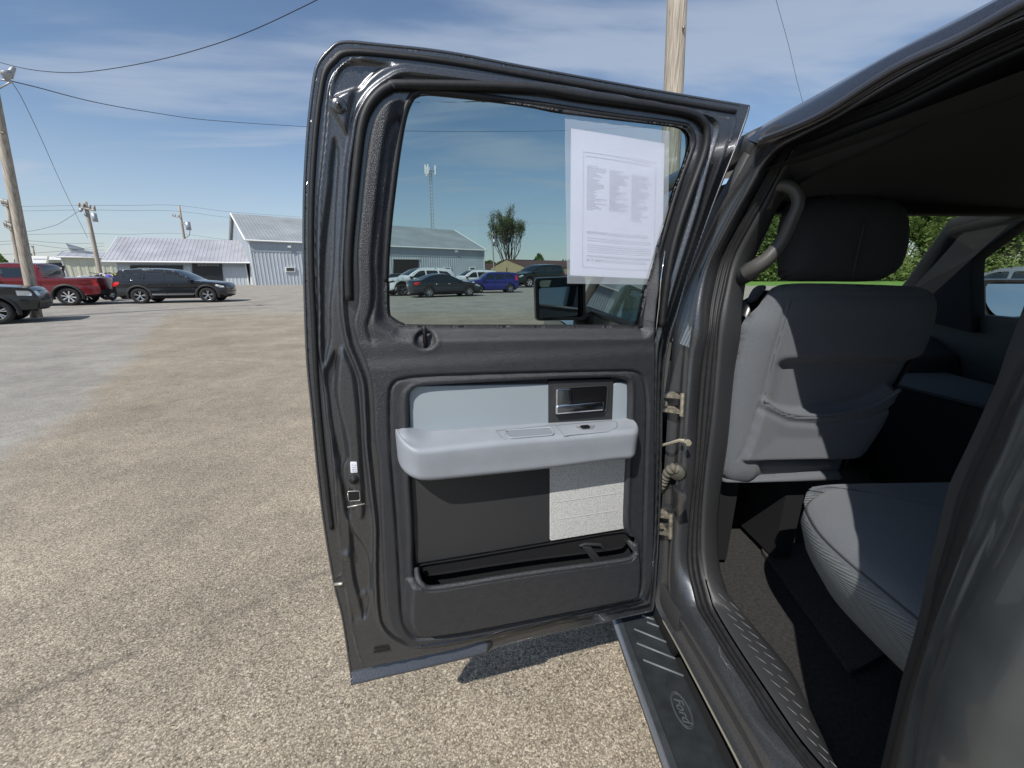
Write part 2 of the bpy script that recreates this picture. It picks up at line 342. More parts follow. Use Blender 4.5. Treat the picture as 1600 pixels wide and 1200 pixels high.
fe = mesh('far_ground', [(-3000, -1500, .0), (3000, -1500, .0), (3000, 3000, .0), (-3000, 3000, .0)], [(0, 1, 2, 3)], MT['earth']); tag(fe, kind='structure')

# ================================================================== the pickup truck
truck = empty('pickup_truck', (1.45, .6, 0)); TI = Matrix.Translation((-1.45, -.6, 0))
tag(truck, 'dark grey crew cab pickup with its rear door swung wide open, nearest vehicle', 'pickup truck')
def T(o): o.parent = truck; o.matrix_parent_inverse = TI; return o     # built in world coordinates
def sub(o, p): o.parent = p; o.matrix_parent_inverse = TI @ Matrix.Identity(4) if False else Matrix.Identity(4); return o
# ---------------- door frame of reference
DD = Vector((ray(3100, 427).x, ray(3100, 427).y, 0)).normalized(); DN = DD.cross(Vector((0, 0, 1))).normalized()
if DN.y > 0: DN = -DN
D0 = Vector((.16, .88, 0))
def uv(px, py, w=0.):
    r = ray(px, py); C0 = Vector((0, 0, EYE)); t = (D0+DN*w-C0).dot(DN)/r.dot(DN); P = C0+r*t
    return ((P-D0).dot(DD), P.z)
def UV(L, w=0.): return [uv(x, y, w) for x, y in L]
def dfr(a, b, w):
    a = np.asarray(a, float)[..., None]; b = np.asarray(b, float)[..., None]; w = np.asarray(w, float)*np.ones(a.shape[:-1]); w = w[..., None]
    return np.array(D0)+a*np.array(DD)+b*np.array([0, 0, 1.])+w*np.array(DN)
def dpt(a, b, w): return D0+DD*a+Vector((0, 0, b))+DN*w
Oo = [(550,1065),(536,969),(523,915),(507,820),(496,729),(488,642),(480.6,567),(477,480),(475,400),(475,340),(476.5,280),(481,208),(488.5,139),(496,103),(514,79),(536.5,66),(595,70),(700,82),(820,104.5),(1010,139),(1171,166),(1166,185),(1148,235),(1122,300),(1098,365),(1075,430),(1058,490),(1046,530),(1036,600),(1032,750),(1028,850),(1022,940),(1018,955),(860,990),(694,1032)]
def corner(L, sharp_idx, w, k=6):
    P = UV(L, w); n = len(P); out = []                              # smooth between sharp corners
    idx = sorted(sharp_idx)
    for a, b in zip(idx, idx[1:]+[idx[0]+n]):
        seg = [P[i % n] for i in range(a, b+1)]; out += list(sm(seg, False, k))[:-1]
    return np.array(out)
OUT = corner(Oo, [0, 20, 32], -.03)
L1 = [(563,1045),(550,1000),(539,935),(530,880),(524,815),(515,700),(509,660),(501,588),(495,540),(494.7,480),(492.5,385),(494.5,310),(499,265),(505,208),(508,169),(512,130),(523,103),(541,88),(562,85),(595,89.5),(640,95.5),(820,120.6),(962,144),(1105,171),(1152,181),(1150,200),(1135,240),(1112,300),(1085,380),(1062,450),(1040,522),(1033,600),(1030,750),(1026,850),(1018,938),(1000,948),(850,978),(694,1019)]
LP1 = corner(L1, [0, 24, 34], -.008)
L2 = [(593,985),(585,953),(582,890),(582,827),(577,779),(572,735),(568,697),(566,653),(562,601),(553,573),(540,541),(532.6,506),(530,480),(529,440),(530,397),(533.5,340),(538,265),(545,215),(550,184),(562,157),(580,133),(604,115),(628,104.5),(670,107.5),(817,127),(947,146),(1042,160),(1110,174),(1128,190),(1126,215),(1112,260),(1096,320),(1076,385),(1056,450),(1038,520),(1031,560),(1028,700),(1024,850),(1018,915),(1010,938),(990,947),(900,966),(780,994),(662,1016),(618,1008)]
LP2 = sm(UV(L2, .012), True, 4)
Tt = [(552,474),(553,440),(551.5,397),(557.5,325),(563.5,265),(571,208),(580,175),(595,153),(613,142),(640,138),(820,141),(915,155),(1026,170),(1075,180),(1092,192),(1098,208),(1094,239),(1073,296),(1060,337),(1048,388),(1040,445),(1031,512),(1029,600),(1027,800),(1024,890),(1016,930),(1000,941),(900,964),(780,992),(662,1013),(637,1013),(612,991),(600,963),(596,921),(591,827),(586.6,732),(581,697),(578,642),(575,601),(566,571),(551,536),(544.5,506)]
TP = sm(UV(Tt, .028), True, 4)
Gg = [(652,149.5),(640,163),(631,190),(622,244),(616,295),(610,340),(606,397),(604.4,440),(605,486),(610,497),(626,506),(646,509),(800,509),(980,509.5),(997,509),(1000,497),(1005,477),(1011,445),(1026,392),(1040,344),(1054,296),(1064,271),(1075,236),(1078,217),(1072,204),(1059,198),(1042,195),(950,184),(880,175),(817,164),(720,151),(680,147)]
GP = sm(UV(Gg, .004), True, 4)
# shell creases
dish_top = sm(UV([(512,150),(516,125),(530,100),(548,92),(590,94),(630,99),(600,108),(578,124),(563,141),(540,150),(520,160)], -.01), True, 5)
dish_side = sm(UV([(513,290),(515,260),(522,215),(532,240),(527,330),(524,420),(519,480),(519,525),(514,550),(505,575),(500,520),(500,430),(505,360)], -.01), True, 5)
dish_mid = sm(UV([(505,590),(515,565),(527,545),(528,575),(526,610),(533,645),(541,690),(543,715),(537,735),(546,780),(548,810),(540,800),(532,750),(518,690),(510,640)], -.01), True, 5)
bulge_mid = sm(UV([(534,540),(545,560),(556,590),(562,650),(566,720),(570,800),(560,810),(551,780),(545,720),(540,680),(529,640),(526,600),(528,570)], -.004), True, 5)
dish_low = sm(UV([(546,800),(553,827),(568,849),(578,872),(580,920),(574,960),(566,965),(560,935),(552,905),(548,870)], -.01), True, 5)
tab = sm(UV([(517,148),(540,138),(556,134),(553,150),(546,180),(543,212),(528,190),(514,165)], -.004), True, 4)
b1 = uv(543, 866, -.008); b2 = uv(556, 962, -.008); b3 = uv(570, 930, -.008)
BOTL = np.array(UV([(550,1065),(694,1032),(760,1016)], -.02))
def shellw(X):
    a = sdf(X, LP1); b = sdf(X, LP2)
    w = -.030+.024*ss((-a+.001)/.007)+.004*np.exp(-((a+.004)/.003)**2)
    w += .014*ss((-b+.004)/.010)+.003*np.exp(-((b+.004)/.0035)**2)-.006*ss((-b-.008)/.004)
    for poly, d in ((dish_top, -.010), (dish_side, -.007), (dish_mid, -.011), (dish_low, -.009), (bulge_mid, .007), (tab, .009)):
        w += d*ss((-sdf(X, poly)+.001)/.007)
    for (cx_, cy_), d, r in ((b1, .007, .012), (b2, -.006, .016), (b3, .006, .010)):
        w += d*np.exp(-(((X[:, 0]-cx_)**2+(X[:, 1]-cy_)**2)/r**2))
    inn = sdf(X, TP); w -= .014*ss((-inn-.012)/.01)
    db, _ = pdist(X, BOTL, False); w += .020*np.clip(1-db/.022, 0, 1)*ss((.12-X[:, 0])/.25)
    return w
hole = sm(UV([(x+(700-x)*0, y) for x, y in Gg], .0), True, 2)
door = hf('door', OUT, [GP], shellw, .0032, dfr, MT['jamb'], None); T(door)
door['label'] = 'open rear door seen from its inner side, frame of grey painted metal'
def C(o): o.parent = door; return o
# outer skin: curved sheet behind plus the folded hem
def skinw(X): return -.075-.022*ss((X[:, 1]-.55)/.5)*ss((1.45-X[:, 1])/.3)+.0*X[:, 0]
GPS = sm(UV([(x+(4 if x > 1000 else -3 if x < 700 else 0), y) for x, y in Gg], -.058), True, 4)
sk = hf('outer_skin', OUT, [GPS], lambda X: -.045-.02*np.clip(-sdf(X, OUT)/.05, 0, 1), .012, dfr, MT['paint'], None)
C(sk)
mb = MB(); n = len(OUT)
for poly, poly2, w0, w1 in ((OUT, OUT, -.030, -.045), (GP, GPS, -.004, -.062)):
    n = len(poly); v = [dpt(a, b, w0) for a, b in poly]+[dpt(a, b, w1) for a, b in poly2]; mb.add(v, [(i, (i+1) % n, n+(i+1) % n, n+i) for i in range(n)])
C(mb.build('door_hem', MT['rubber'], None, True))
mb = MB(); mb.tube([dpt(a, b, -.0315) for a, b in OUT]+[dpt(*OUT[0], -.0315)], .0030, 6); C(mb.build('hem_edge', MT['paint'], None, True))
# rubber weatherstrip on the flange and the frame seal
mb = MB(); F = sm(UV([(517,828),(509,760),(501,690),(493,600),(488,500),(484,400),(485,300),(491,205),(499,142),(506,111),(520,93),(541,80),(600,83),(700,95),(820,116),(1010,150),(1150,174)], -.026), False, 5)
mb.tube([dpt(a+.002, b, -.030) for a, b in F], .0055, 6); C(mb.build('weatherstrip', MT['rubber'], None, True))
sealL = sm(UV([(545,470),(544,400),(550,325),(556,265),(563,205),(572,172),(588,148),(608,134),(636,130),(820,135),(915,149),(1026,165),(1082,176),(1103,190),(1108,208),(1103,240),(1083,296),(1068,340),(1054,390),(1044,445),(1036,512)], .014), False, 5)
mb = MB(); mb.tube([dpt(a, b, .008) for a, b in sealL], .008, 8); C(mb.build('frame_seal', MT['rubber'], None, True))
# ---------------- trim panel with its recess
G1 = [(609,625),(613.6,602),(631.5,592.5),(690,587.6),(852.5,582.7),(960,580.5),(989,581),(1003,587.6),(1009,602),(1012,641),(1010,720),(1007,822),(1006,880),(1004,918),(994,936),(970,943),(845,967.5),(780,981),(720,992),(662,999),(643,994),(629,969),(624.6,906),(620,827),(615,763),(610,700)]
G1P = sm(UV(G1, .028), True, 4)
G2 = [(639.6,625),(644.5,612),(657.5,605.5),(700,602),(856,594),(930,591.5),(960,591),(975,594),(983,602),(983,651),(980,722),(977,787),(977,826),(985,842),(993,858),(990,868),(970,874),(882.5,886),(845,891),(770,902.5),(720,911),(669,918.5),(656,912),(648,892),(647,827),(643.6,763),(640,677)]
G2P = sm(UV(G2, .026), True, 4)
INS = sm(UV([(645,828),(650,881),(720,870),(857,846),(976,827),(976,790),(980,640),(960,600),(860,600),(700,604),(642,640)], .004), True, 2)
lipB = sm(UV([(638,872),(650,886),(671,888),(720,881),(770,872),(845,861),(882,856),(970,844),(994,840),(1004,856),(1003,915),(993,935),(968,942),(845,966),(720,990),(662,997),(645,992),(632,967)], .045), True, 4)
kx, ky = uv(665, 532, .03)
belt = np.array(UV([(552,478),(600,500),(660,516),(1031,517)], .02)); BZ = belt[-1][1]
MIDL = np.array(UV([(600,905),(655,900),(720,889),(857,868),(970,851),(992,849),(1010,846)], .022))
def trimw(X):
    t = sdf(X, TP); low = ss((BZ+.012-X[:, 1])/.02)
    w = -.012+(.034+.006*low)*ss(-t/.010)
    w -= .0045*np.exp(-((t+.034)/.004)**2)*(1-low)*1.2
    g = np.maximum(sdf(X, GP), 1e-9); w -= (.018+.0*low)*ss((.030-np.abs(g))/.026)*(g > 0)*(1-.0*low)
    w -= .004*low*ss((.055-(BZ-X[:, 1]))/.03)
    g1 = sdf(X, G1P); w -= .007*np.exp(-(g1/.0028)**2); w -= .002*ss(-g1/.006)
    g2 = sdf(X, G2P); w -= .020*ss((-g2+.004)/.008)
    w += .003*np.exp(-((g2-.009)/.005)**2)
    lb = sdf(X, lipB); vm = np.interp(X[:, 0], MIDL[:, 0], MIDL[:, 1]); k_ = ss((-lb+.001)/.022)*ss((vm-X[:, 1])/.006+.5); w = w*(1-k_)+.060*k_; hb = np.maximum(sdf(X, POCK), 0); w -= .006*(1-ss(hb/.006))*k_
    r = np.sqrt(((X[:, 0]-kx)/1.25)**2+((X[:, 1]-ky+.001))**2); w -= .014*ss((.019-r)/.008); w += .0008*np.exp(-((r-.022)/.004)**2)
    return w
POCK = sm(UV([(652,884),(720,873),(857,849.5),(974,830.5),(984,842)], .010)+UV([(990,858),(987,868),(970,874),(882.5,886),(845,891),(770,902.5),(720,911),(671,918),(659,912)], .050)+UV([(652,897)], .02), True, 3)
C(hf('door_trim', TP, [GP, POCK], trimw, .0030, dfr, MT['plastic'], None))
mb = MB(); rimp = sm([tuple(dpt(*uv(x, y, w_), w_)) for x, y, w_ in ((651,888,.020),(653,903,.040),(660,914,.052),(674,919,.054),(720,913,.054),(770,904.5,.054),(845,893,.054),(882.5,888,.054),(970,876,.054),(988,870,.050),(994,860,.038),(990,850,.024))], False, 6); mb.tube(rimp, .0068, 10); C(mb.build('pocket_rim', MT['plastic'], None, True))
mb = MB(); pc = POCK.mean(0); pk0 = pc+(POCK-pc)*1.06; n_ = len(POCK); V = [dpt(a, b, .012) for a, b in POCK]+[dpt(a, b, .0035) for a, b in pk0]; mb.add(V, [(i, (i+1) % n_, n_+(i+1) % n_, n_+i) for i in range(n_)]+[tuple(range(n_, 2*n_))]); C(mb.build('pocket_shade', MT['matte'], None))  # shallow black floor: the pocket's inner shade is put into its colour
def plate(name, pts, w, th, m, k=4, sharpc=False, h=.006):
    P = np.array(UV(pts, w)) if sharpc else sm(UV(pts, w), True, k)
    mb = MB(); mb.prism([tuple(p) for p in P], dpt, w-th, w); o = mb.build(name, m, None, bev=.0016); return C(o)
def rounded(pts, r=.12, k=5):                  # pixel polygon with rounded corners
    out = []; n = len(pts)
    for i in range(n):
        p0 = np.array(pts[i-1], float); p = np.array(pts[i], float); p2 = np.array(pts[(i+1) % n], float)
        la = min(r, .45*np.linalg.norm(p0-p)); lb = min(r, .45*np.linalg.norm(p2-p))
        a = p+(p0-p)/np.linalg.norm(p0-p)*la; b = p+(p2-p)/np.linalg.norm(p2-p)*lb
        for j in range(k+1):
            t = j/k; out.append(tuple((1-t)**2*a+2*t*(1-t)*p+t*t*b))
    return out
def sw(px, py):                                     # height of the pressed shell under a pixel
    w = 0.
    for _ in range(6): w = float(shellw(np.array([uv(px, py, w)]))[0])
    return w
def rplate(name, pts, r, w, th, m, rad=.0016):
    P = UV(rounded(pts, r), w); mb = MB(); mb.prism(P, dpt, w-th, w); return C(mb.build(name, m, None, bev=rad))
rplate('insert_panel', [(639,604),(872,600),(872,690),(642,692)], 16, .015, .012, MT['greyflat'])['label'] = 'pale grey upper insert'
rplate('corner_insert', [(958,598),(980,598),(983,608),(981,668),(955,668)], 8, .015, .012, MT['greyflat'])
rplate('handle_bezel', [(857,595.5),(959,592.5),(956,672),(857,676)], 3, .017, .012, MT['plasticin'])
rplate('lower_insert', [(640,742),(859,722),(859,846),(650,881)], 4, .014, .010, MT['plasticin'])['label'] = 'smooth black lower insert'
rplate('fabric_insert', [(859.5,722),(981,712),(977,826),(859.5,845.5)], 3, .016, .012, MT['mesh'])['label'] = 'white woven insert'
mb = MB()
for ya, yb in ((785,770),(812,797)):
    mb.tube([dpt(*uv(870+i*12, ya+(yb-ya)*i/8, .016), .0155) for i in range(9)], .0016, 5)
C(mb.build('insert_crease', mat('crease', (.36, .36, .36), .8), None))
# latch handle: recess, cup and lever
def ring(pts, r, w, th, name, m, wd=.003):
    P = UV(rounded(pts, r), w); mb = MB(); mb.tube([dpt(a, b, w) for a, b in P]+[dpt(*P[0], w)], wd, 6); return C(mb.build(name, m, None, True))
rplate('handle_recess', [(869,607),(949,603),(946,643),(869,649)], 6, .0185, .003, MT['black'])
ring([(868,607),(950,602),(948,643),(868,649)], 7, .0185, 0, 'handle_surround', MT['plasticin'], .0016)
mb = MB()
A, B_, C_, D_ = (870,630.5),(944,626.5),(945,640.5),(870,648)
P = [dpt(*uv(*q, .03), .03) for q in ((872,636.5),(943,629.5),(943.5,634.5),(873,641.5))]
mb = MB(); lev = rounded([(869,634.5),(944,628),(944,642),(869,648.5)], 3)
q = UV(lev, .032); mb.prism(q, dpt, .019, .032); o = mb.build('latch_lever', MT['chrome'], None, bev=.0045); C(o)
mb = MB(); mb.prism(UV(rounded([(869.5,608.5),(893,607.5),(893,634),(869.5,636)], 3), .027), dpt, .018, .027); C(mb.build('lever_pivot', MT['chrome'], None, bev=.003))
# armrest
Fb = resamp(sm(UV([(621,742),(630,750),(657,755),(690,754),(852,737),(950,724),(997,719),(1009,711)], .088), False, 6), 50)
Fc = resamp(sm(UV([(621,690),(636,699),(657,703),(700,699),(787,690),(885,682),(984,674),(1008,671)], .088), False, 6), 50)
zb = uv(856, 661, .018)[1]; zl = uv(655, 676, .018)[1]; zr = uv(985, 654, .018)[1]
uL = Fb[:, 0].min(); uR = Fb[:, 0].max(); V = []; NS = 60; ring_n = 0
Kr = .050
uu = np.concatenate([uL+Kr*(1-np.cos(np.linspace(0, np.pi/2, 12)))*.9, np.linspace(uL+Kr, uR-Kr*.8, 36)[1:-1], uR-Kr*.8+Kr*.8*np.sin(np.linspace(0, np.pi/2, 12))*.98])
for u_ in uu:
    zc_ = np.interp(u_, Fc[:, 0], Fc[:, 1]); zf = np.interp(u_, Fb[:, 0], Fb[:, 1])
    e = min(1, max(0, (u_-uL)/Kr)); e2 = min(1, max(0, (uR-u_)/(Kr*.8))); pl = math.sqrt(max(0, 1-(1-e)**2))*math.sqrt(max(0, 1-(1-e2)**2))
    wf_ = .014+(.090-.014)*max(pl, .02); zt = np.interp(u_, [uL, uL+.02, uv(665, 676, .018)[0], uv(856, 661, .018)[0], uv(985, 654, .018)[0], uR], [Fc[0, 1]-.001, Fc[0, 1]+.006, zl, zb, zr, zr-.012])
    zt = max(zt, zc_+.002); rr = .013; sec = [(.008, zt)]
    sec += [(.014+(wf_-.014)*k, zt+(zc_-zt)*k**1.5) for k in (.2, .45, .7)]
    cw = max(.012, wf_-rr)
    for a in np.linspace(90, 0, 7): sec.append((cw+rr*math.cos(R(a)), zc_-rr+.002+rr*math.sin(R(a))))
    for k in (.3, .6, .9): sec.append((cw+rr-.004*k, zc_-rr+(zf+rr*1.2-zc_+rr)*k))
    for a in np.linspace(0, -90, 7): sec.append((cw-.006+rr*1.2*math.cos(R(a)), zf+rr*1.2+rr*1.2*math.sin(R(a))))
    sec += [(cw*.5, zf+.002), (.008, zf+.006)]
    sec.append((.008, zf+.012)); ring_n = len(sec); V += [dpt(u_, z_, w_) for w_, z_ in sec]
Fa = [(i*ring_n+k, i*ring_n+(k+1) % ring_n, (i+1)*ring_n+(k+1) % ring_n, (i+1)*ring_n+k) for i in range(len(uu)-1) for k in range(ring_n)]
Fa += [tuple(range(ring_n)), tuple((len(uu)-1)*ring_n+k for k in range(ring_n))]
arm = mesh('armrest', V, Fa, MT['greytrim'], None, True); sharp(arm, 60); C(arm)
# pull cup + window switch on the armrest top (top face lies at these heights)
def armtop(px, py, lift=.0):                      # pixel -> point on armrest top
    r = ray(px, py); best = None
    for w_ in np.linspace(.012, .088, 60):
        a, z = uv(px, py, w_); zc_ = np.interp(a, Fc[:, 0], Fc[:, 1]); zt = np.interp(a, [uL, uv(655, 676, .018)[0], uv(856, 661, .018)[0], uv(985, 654, .018)[0], uR], [zl-.012, zl, zb, zr, zr-.005])
        k = min(1, max(0, (w_-.014)/.076)); zs = zt+(zc_-zt)*k**1.5
        if best is None or abs(z-zs) < best[0]: best = (abs(z-zs), a, zs, w_)
    return dpt(best[1], best[2]+lift, best[3])
def toppatch(name, pts, m, th=.003, lift=.0012, rad=3, bev=.0006):
    P = [armtop(x, y, lift) for x, y in rounded(pts, rad)]; n = len(P); v = P+[p-Vector((0, 0, th)) for p in P]
    mb = MB(); mb.add(v, [tuple(range(n)), tuple(range(n, 2*n))[::-1]]+[(i, (i+1) % n, n+(i+1) % n, n+i) for i in range(n)]); return C(mb.build(name, m, None))
mb = MB()
for L in ([(775,673.5),(868,664),(882,683),(888,681)], [(868,665),(955,657),(964,660),(964,668),(950,675),(884,681)], [(775,673.5),(784,684),(790,687)]):
    mb.tube([armtop(x, y, .0006) for x, y in L], .0008, 5)
C(mb.build('armrest_seam', mat('seam', (.16, .18, .20), .7), None))
toppatch('pull_cup', [(789,675),(860,669.5),(865,680),(796,685.5)], mat('cup_grey', (.20, .22, .25), .6), rad=5)
mb = MB(); cup = [armtop(x, y, .002) for x, y in rounded([(788,674.5),(861,669),(866,680.5),(795,686)], 5)]; mb.tube(cup+[cup[0]], .0022, 6); C(mb.build('cup_rim', MT['greytrim'], None, True))
toppatch('switch_recess', [(898,667.5),(914,665.5),(931,665),(926,670.5),(910,672)], mat('switch_well', (.17, .185, .20), .6))
toppatch('window_switch', [(905,667.5),(919,666),(923,670),(911,671.5)], MT['black'], lift=.004)
# lock knob, latch hardware, sticker
mb = MB(); p = dpt(kx, ky, .016); mb.tube([p+Vector((0, 0, -.018)), p+Vector((0, 0, .010)), p+Vector((0, 0, .024)), p+Vector((0, 0, .026))], [.0045, .0045, .0042, .002], 10); C(mb.build('lock_knob', MT['black'], None, True))
rplate('tyre_sticker', [(547,722.5),(557.5,722.5),(558.5,738.5),(548,739)], 1.5, sw(552.5, 731)+.003, .0035, MT['white'], .0002)['label'] = 'small white sticker'
mb = MB()
for i, (x, y, a, b) in enumerate(((549.5,726,2,1),(553.5,726.5,3,1),(550,730,6,1),(550,733,3,1.6),(554.5,733,2,1.6),(550.5,736.5,6,.8))):
    mb.prism(UV([(x, y), (x+a, y), (x+a, y+b), (x, y+b)], sw(552.5, 731)+.0034), dpt, sw(552.5, 731)+.0025, sw(552.5, 731)+.0036)
C(mb.build('sticker_print', MT['ink'], None))
w9 = sw(553, 751)+.004; mb = MB(); c = uv(553, 751, w9)
for r_, w_ in ((.0095, w9), (.006, w9+.0015)): mb.tube([dpt(*c, w_-.012), dpt(*c, w_-.001), dpt(*c, w_)], [r_, r_, r_*.85], 18)
mb.tube([dpt(*c, w9-.01), dpt(*c, w9+.0025)], .003, 10, 1)
C(mb.build('rubber_plug', [MT['rubber'], MT['matte']], None, True))
w8 = sw(553, 775)+.003; rplate('latch_slot', [(543,768),(562,767),(563,782),(545,783)], 3, w8, .006, MT['matte'], .0004)
ring([(543,768),(562,767),(563,782),(545,783)], 3, w8, 0, 'latch_plate', mat('latch_metal', (.5, .48, .42), .35, .9), .0013)
MT['bare'] = mat('bare_metal', (.6, .58, .5), .35, .7)
mb = MB(); w7 = sw(556, 790); mb.tube([dpt(*uv(543, 792, w7), w7+.001), dpt(*uv(570, 786.5, w7), w7+.002)], .0016, 5); C(mb.build('latch_ledge', MT['bare'], None, True))
mb = MB(); mb.tube([dpt(*uv(524, 909, -.03), -.022), dpt(*uv(536, 907, -.02), -.010)], .0035, 6); C(mb.build('weld_nub', MT['bare'], None, True))
mb = MB(); c = uv(530, 166, .0)
mb.tube([dpt(*c, -.004), dpt(*c, .004), dpt(*c, .006)], [.0125, .0125, .010], 20); mb.tube([dpt(*c, .004), dpt(*c, .009)], [.0065, .0055], 14); mb.tube([dpt(*c, .006), dpt(*c, .0095)], .0025, 8, 1)
C(mb.build('frame_bolt', [MT['jamb'], MT['matte']], None, True))
rplate('drain_slot', [(585,1016),(607,1012.5),(607.5,1016),(585.5,1019.5)], 1.5, .0, .003, MT['matte'], .0004)
ring([(584,1015.5),(608,1012),(608.5,1016.5),(584.5,1020)], 2, -.002, 0, 'drain_plug', MT['rubber'], .0012)
mb = MB(); mb.tube([dpt(*uv(905, 853, .010), .010), dpt(*uv(915, 850, .012), .012), dpt(*uv(938, 851, .012), .012), dpt(*uv(946, 862, .012), .010)], [.003, .004, .005, .003], 8)
mb.prism(UV(rounded([(908,853),(922,852),(944,879),(930,882)], 4), .008), dpt, .004, .012)
C(mb.build('cup_divider', MT['plasticin'], None, bev=.003))
# glass: follows the window opening, a little larger
Gc = GP.mean(0); gp2 = Gc+(GP-Gc)*1.03
C(mesh('window_glass', [dpt(a, b, -.012) for a, b in gp2], [tuple(range(len(gp2)))], MT['glassdoor'], None))
mb = MB(); gin = sm(UV([(604,440),(605,488),(612,499),(628,508),(650,511),(800,511),(1000,511)], -.006), False, 5)
mb.tube([dpt(a, b, -.003) for a, b in gin], .006, 8)
rc = sm(UV([(1000,511),(1007,477),(1013,445),(1028,392),(1056,296),(1078,236),(1080,216),(1073,202),(1058,196),(950,182),(817,162),(680,145.5),(650,148),(638,162),(629,190),(620,244),(613,300),(608,345),(604,397),(602,440)], -.006), False, 5)
mb.tube([dpt(a, b, -.001) for a, b in rc], .0065, 8); C(mb.build('glass_run_seal', MT['rubber'], None, True))
mb = MB(); mb.prism(UV([(1012,445),(1030,445),(1026,512),(999,512)], .0), dpt, -.012, .004); C(mb.build('run_channel', MT['matte'], None, bev=.002))
mb = MB(); mb.tube([dpt(*uv(x, y, .014), .012) for x, y in ((1040,392),(1033,440),(1030,480),(1027,505),(1025,520))], [.001, .002, .0024, .003, .0022], 6); C(mb.build('channel_glint', MT['chrome'], None, True))  # chrome strip painted in as the sunlit glint along the run channel
# ---------------- sheet in a plastic sleeve taped to the glass
wS = -.006
slv = MB(); sq = [(881,180),(1044,206),(1042.5,445),(885.5,443)]
slp = UV(sq, wS); e1 = np.array(slp)
NSV = 14; V = []; 
def bil(P, s, t): P = np.array(P); return (1-t)*((1-s)*P[0]+s*P[1])+t*((1-s)*P[3]+s*P[2])
for j in range(NSV+1):
    for i in range(NSV+1):
        a, b = bil(slp, i/NSV, j/NSV); V.append(dpt(a, b, wS+.0025+.0016*mnoise.noise(Vector((i*.7, j*.6, 3)))+.002*(j < 2)))
Fq = [(j*(NSV+1)+i, j*(NSV+1)+i+1, (j+1)*(NSV+1)+i+1, (j+1)*(NSV+1)+i) for j in range(NSV) for i in range(NSV)]
sleeve = mesh('document_sleeve', V, Fq, MT['sleeve'], None, True)
tag(sleeve, 'clear plastic sleeve with a white printed sheet hanging inside the open door window', 'document sleeve')
pq = [(892,200.5),(1038.5,224),(1034.5,436.3),(890.3,430.3)]; pp = UV(pq, wS); V = []
for j in range(11):
    for i in range(11):
        a, b = bil(pp, i/10, j/10); V.append(dpt(a, b, wS+.0008*math.sin(i*.5+j*.2)))
V += [p-DN*.0006 for p in V[:121]]
Fp = [(j*11+i, j*11+i+1, (j+1)*11+i+1, (j+1)*11+i) for j in range(10) for i in range(10)]
MT['sheet'] = mat('translucent_sheet', (.87, .87, .95), .7)
sheet = mesh('printed_sheet', V[:121], Fp, MT['sheet'], sleeve, True)
mb = MB(); rnd = random.Random(4)
def bar(s0, s1, t, th): mb.prism([tuple(bil(pp, s, q)) for s, q in ((s0, t), (s1, t), (s1, t+th), (s0, t+th))], dpt, wS+.0010, wS+.0013)
for c_, (s0, n_) in enumerate(((.165, 28), (.40, 26), (.635, 30))):
    t = .215+.012*c_+.006
    for k in range(n_):
        s = s0; L = rnd.uniform(.06, .19)
        while s < s0+L: w_ = rnd.uniform(.012, .03); bar(s, s+w_, t, .0022); s += w_+.006
        t += .0108
for t in (.735, .752, .785, .80, .815, .832, .862, .868):
    bar(.17, .86, t-.02, .0012)
for t in (.69, .70, .89, .90):
    s = .17
    while s < .82: w_ = rnd.uniform(.01, .04); bar(s, s+w_, t-.02, .0025); s += w_+rnd.uniform(.006, .02)
for a, b, c, d in ((.13, .16, .93, .001), (.13, .145, .93, .001)): pass
bar(.125, .90, .135, .0014); bar(.15, .87, .16, .0016); bar(.125, .90, .93, .0012)
for s in (.125, .90): mb.prism([tuple(bil(pp, *q)) for q in ((s, .135), (s+.0025, .135), (s+.0025, .93), (s, .93))], dpt, wS+.0010, wS+.0013)
mb.build('printed_text', MT['ink'], sheet)

# ---------------- cab side around the open door: strips lofted between traced edges
def AX(L, x): return [atx(a, b, x) for a, b in L]
def loft(name, rows, m, parent=truck, closed=False, n=90, bulges=None, sub_=1):
    """rows: list of 3D polylines (resampled alike); bulges: extra rows offset for rounding"""
    RR = [resamp(r, n) for r in rows]; V = np.concatenate(RR); f = []
    for k in range(len(RR)-1):
        for i in range(n-1): f.append((k*n+i, k*n+i+1, (k+1)*n+i+1, (k+1)*n+i))
    o = mesh(name, V, f, m, None, True); return T(o)
def blend(A, B, t, off=(0, 0, 0)):
    A = resamp(A, 90); B = resamp(B, 90); return A*(1-t)+B*t+np.array(off)
rail_top = [(1720,-100),(1640,-53),(1552,0),(1395,80.5),(1290,140),(1225,176),(1164,212)]
drip = [(1720,-52),(1600,4),(1500,59),(1395,108),(1290,175),(1240,198),(1185,224)]
# (the parts below are in world space: x = side sheet, y forward)
a_line = sm(AX([(1720,-52),(1600,4),(1500,59),(1395,108),(1290,175),(1240,199),(1185,222),(1155,272),(1122,330),(1094,390),(1070,450),(1053,520),(1046,600),(1040,700),(1033,800),(1028,880),(1024,930),(1026,950),(1060,1012),(1124,1133),(1160,1203),(1200,1290)], .515), False, 5)
b_line = sm(AX([(1720,10),(1600,35),(1500,80),(1395,135),(1310,186),(1255,214),(1206,244),(1172,300),(1135,365),(1106,425),(1090,500),(1082,560),(1078,627),(1070,727),(1062,793),(1058,860),(1058,905),(1066,945),(1092,990),(1146,1078),(1190,1150),(1240,1250)], .545), False, 5)
c_line = sm(AX([(1720,-10),(1600,45),(1500,92),(1395,150),(1325,176),(1270,205),(1237,220),(1220,238),(1187,292),(1150,360),(1124,412),(1110,470),(1105,520),(1097,560),(1090,627),(1085,727),(1078,793),(1073,860),(1075,893),(1083,927),(1089,949),(1111,984),(1132,1019),(1167,1072),(1196,1120),(1217,1147),(1233,1168),(1300,1255)], .575), False, 4)
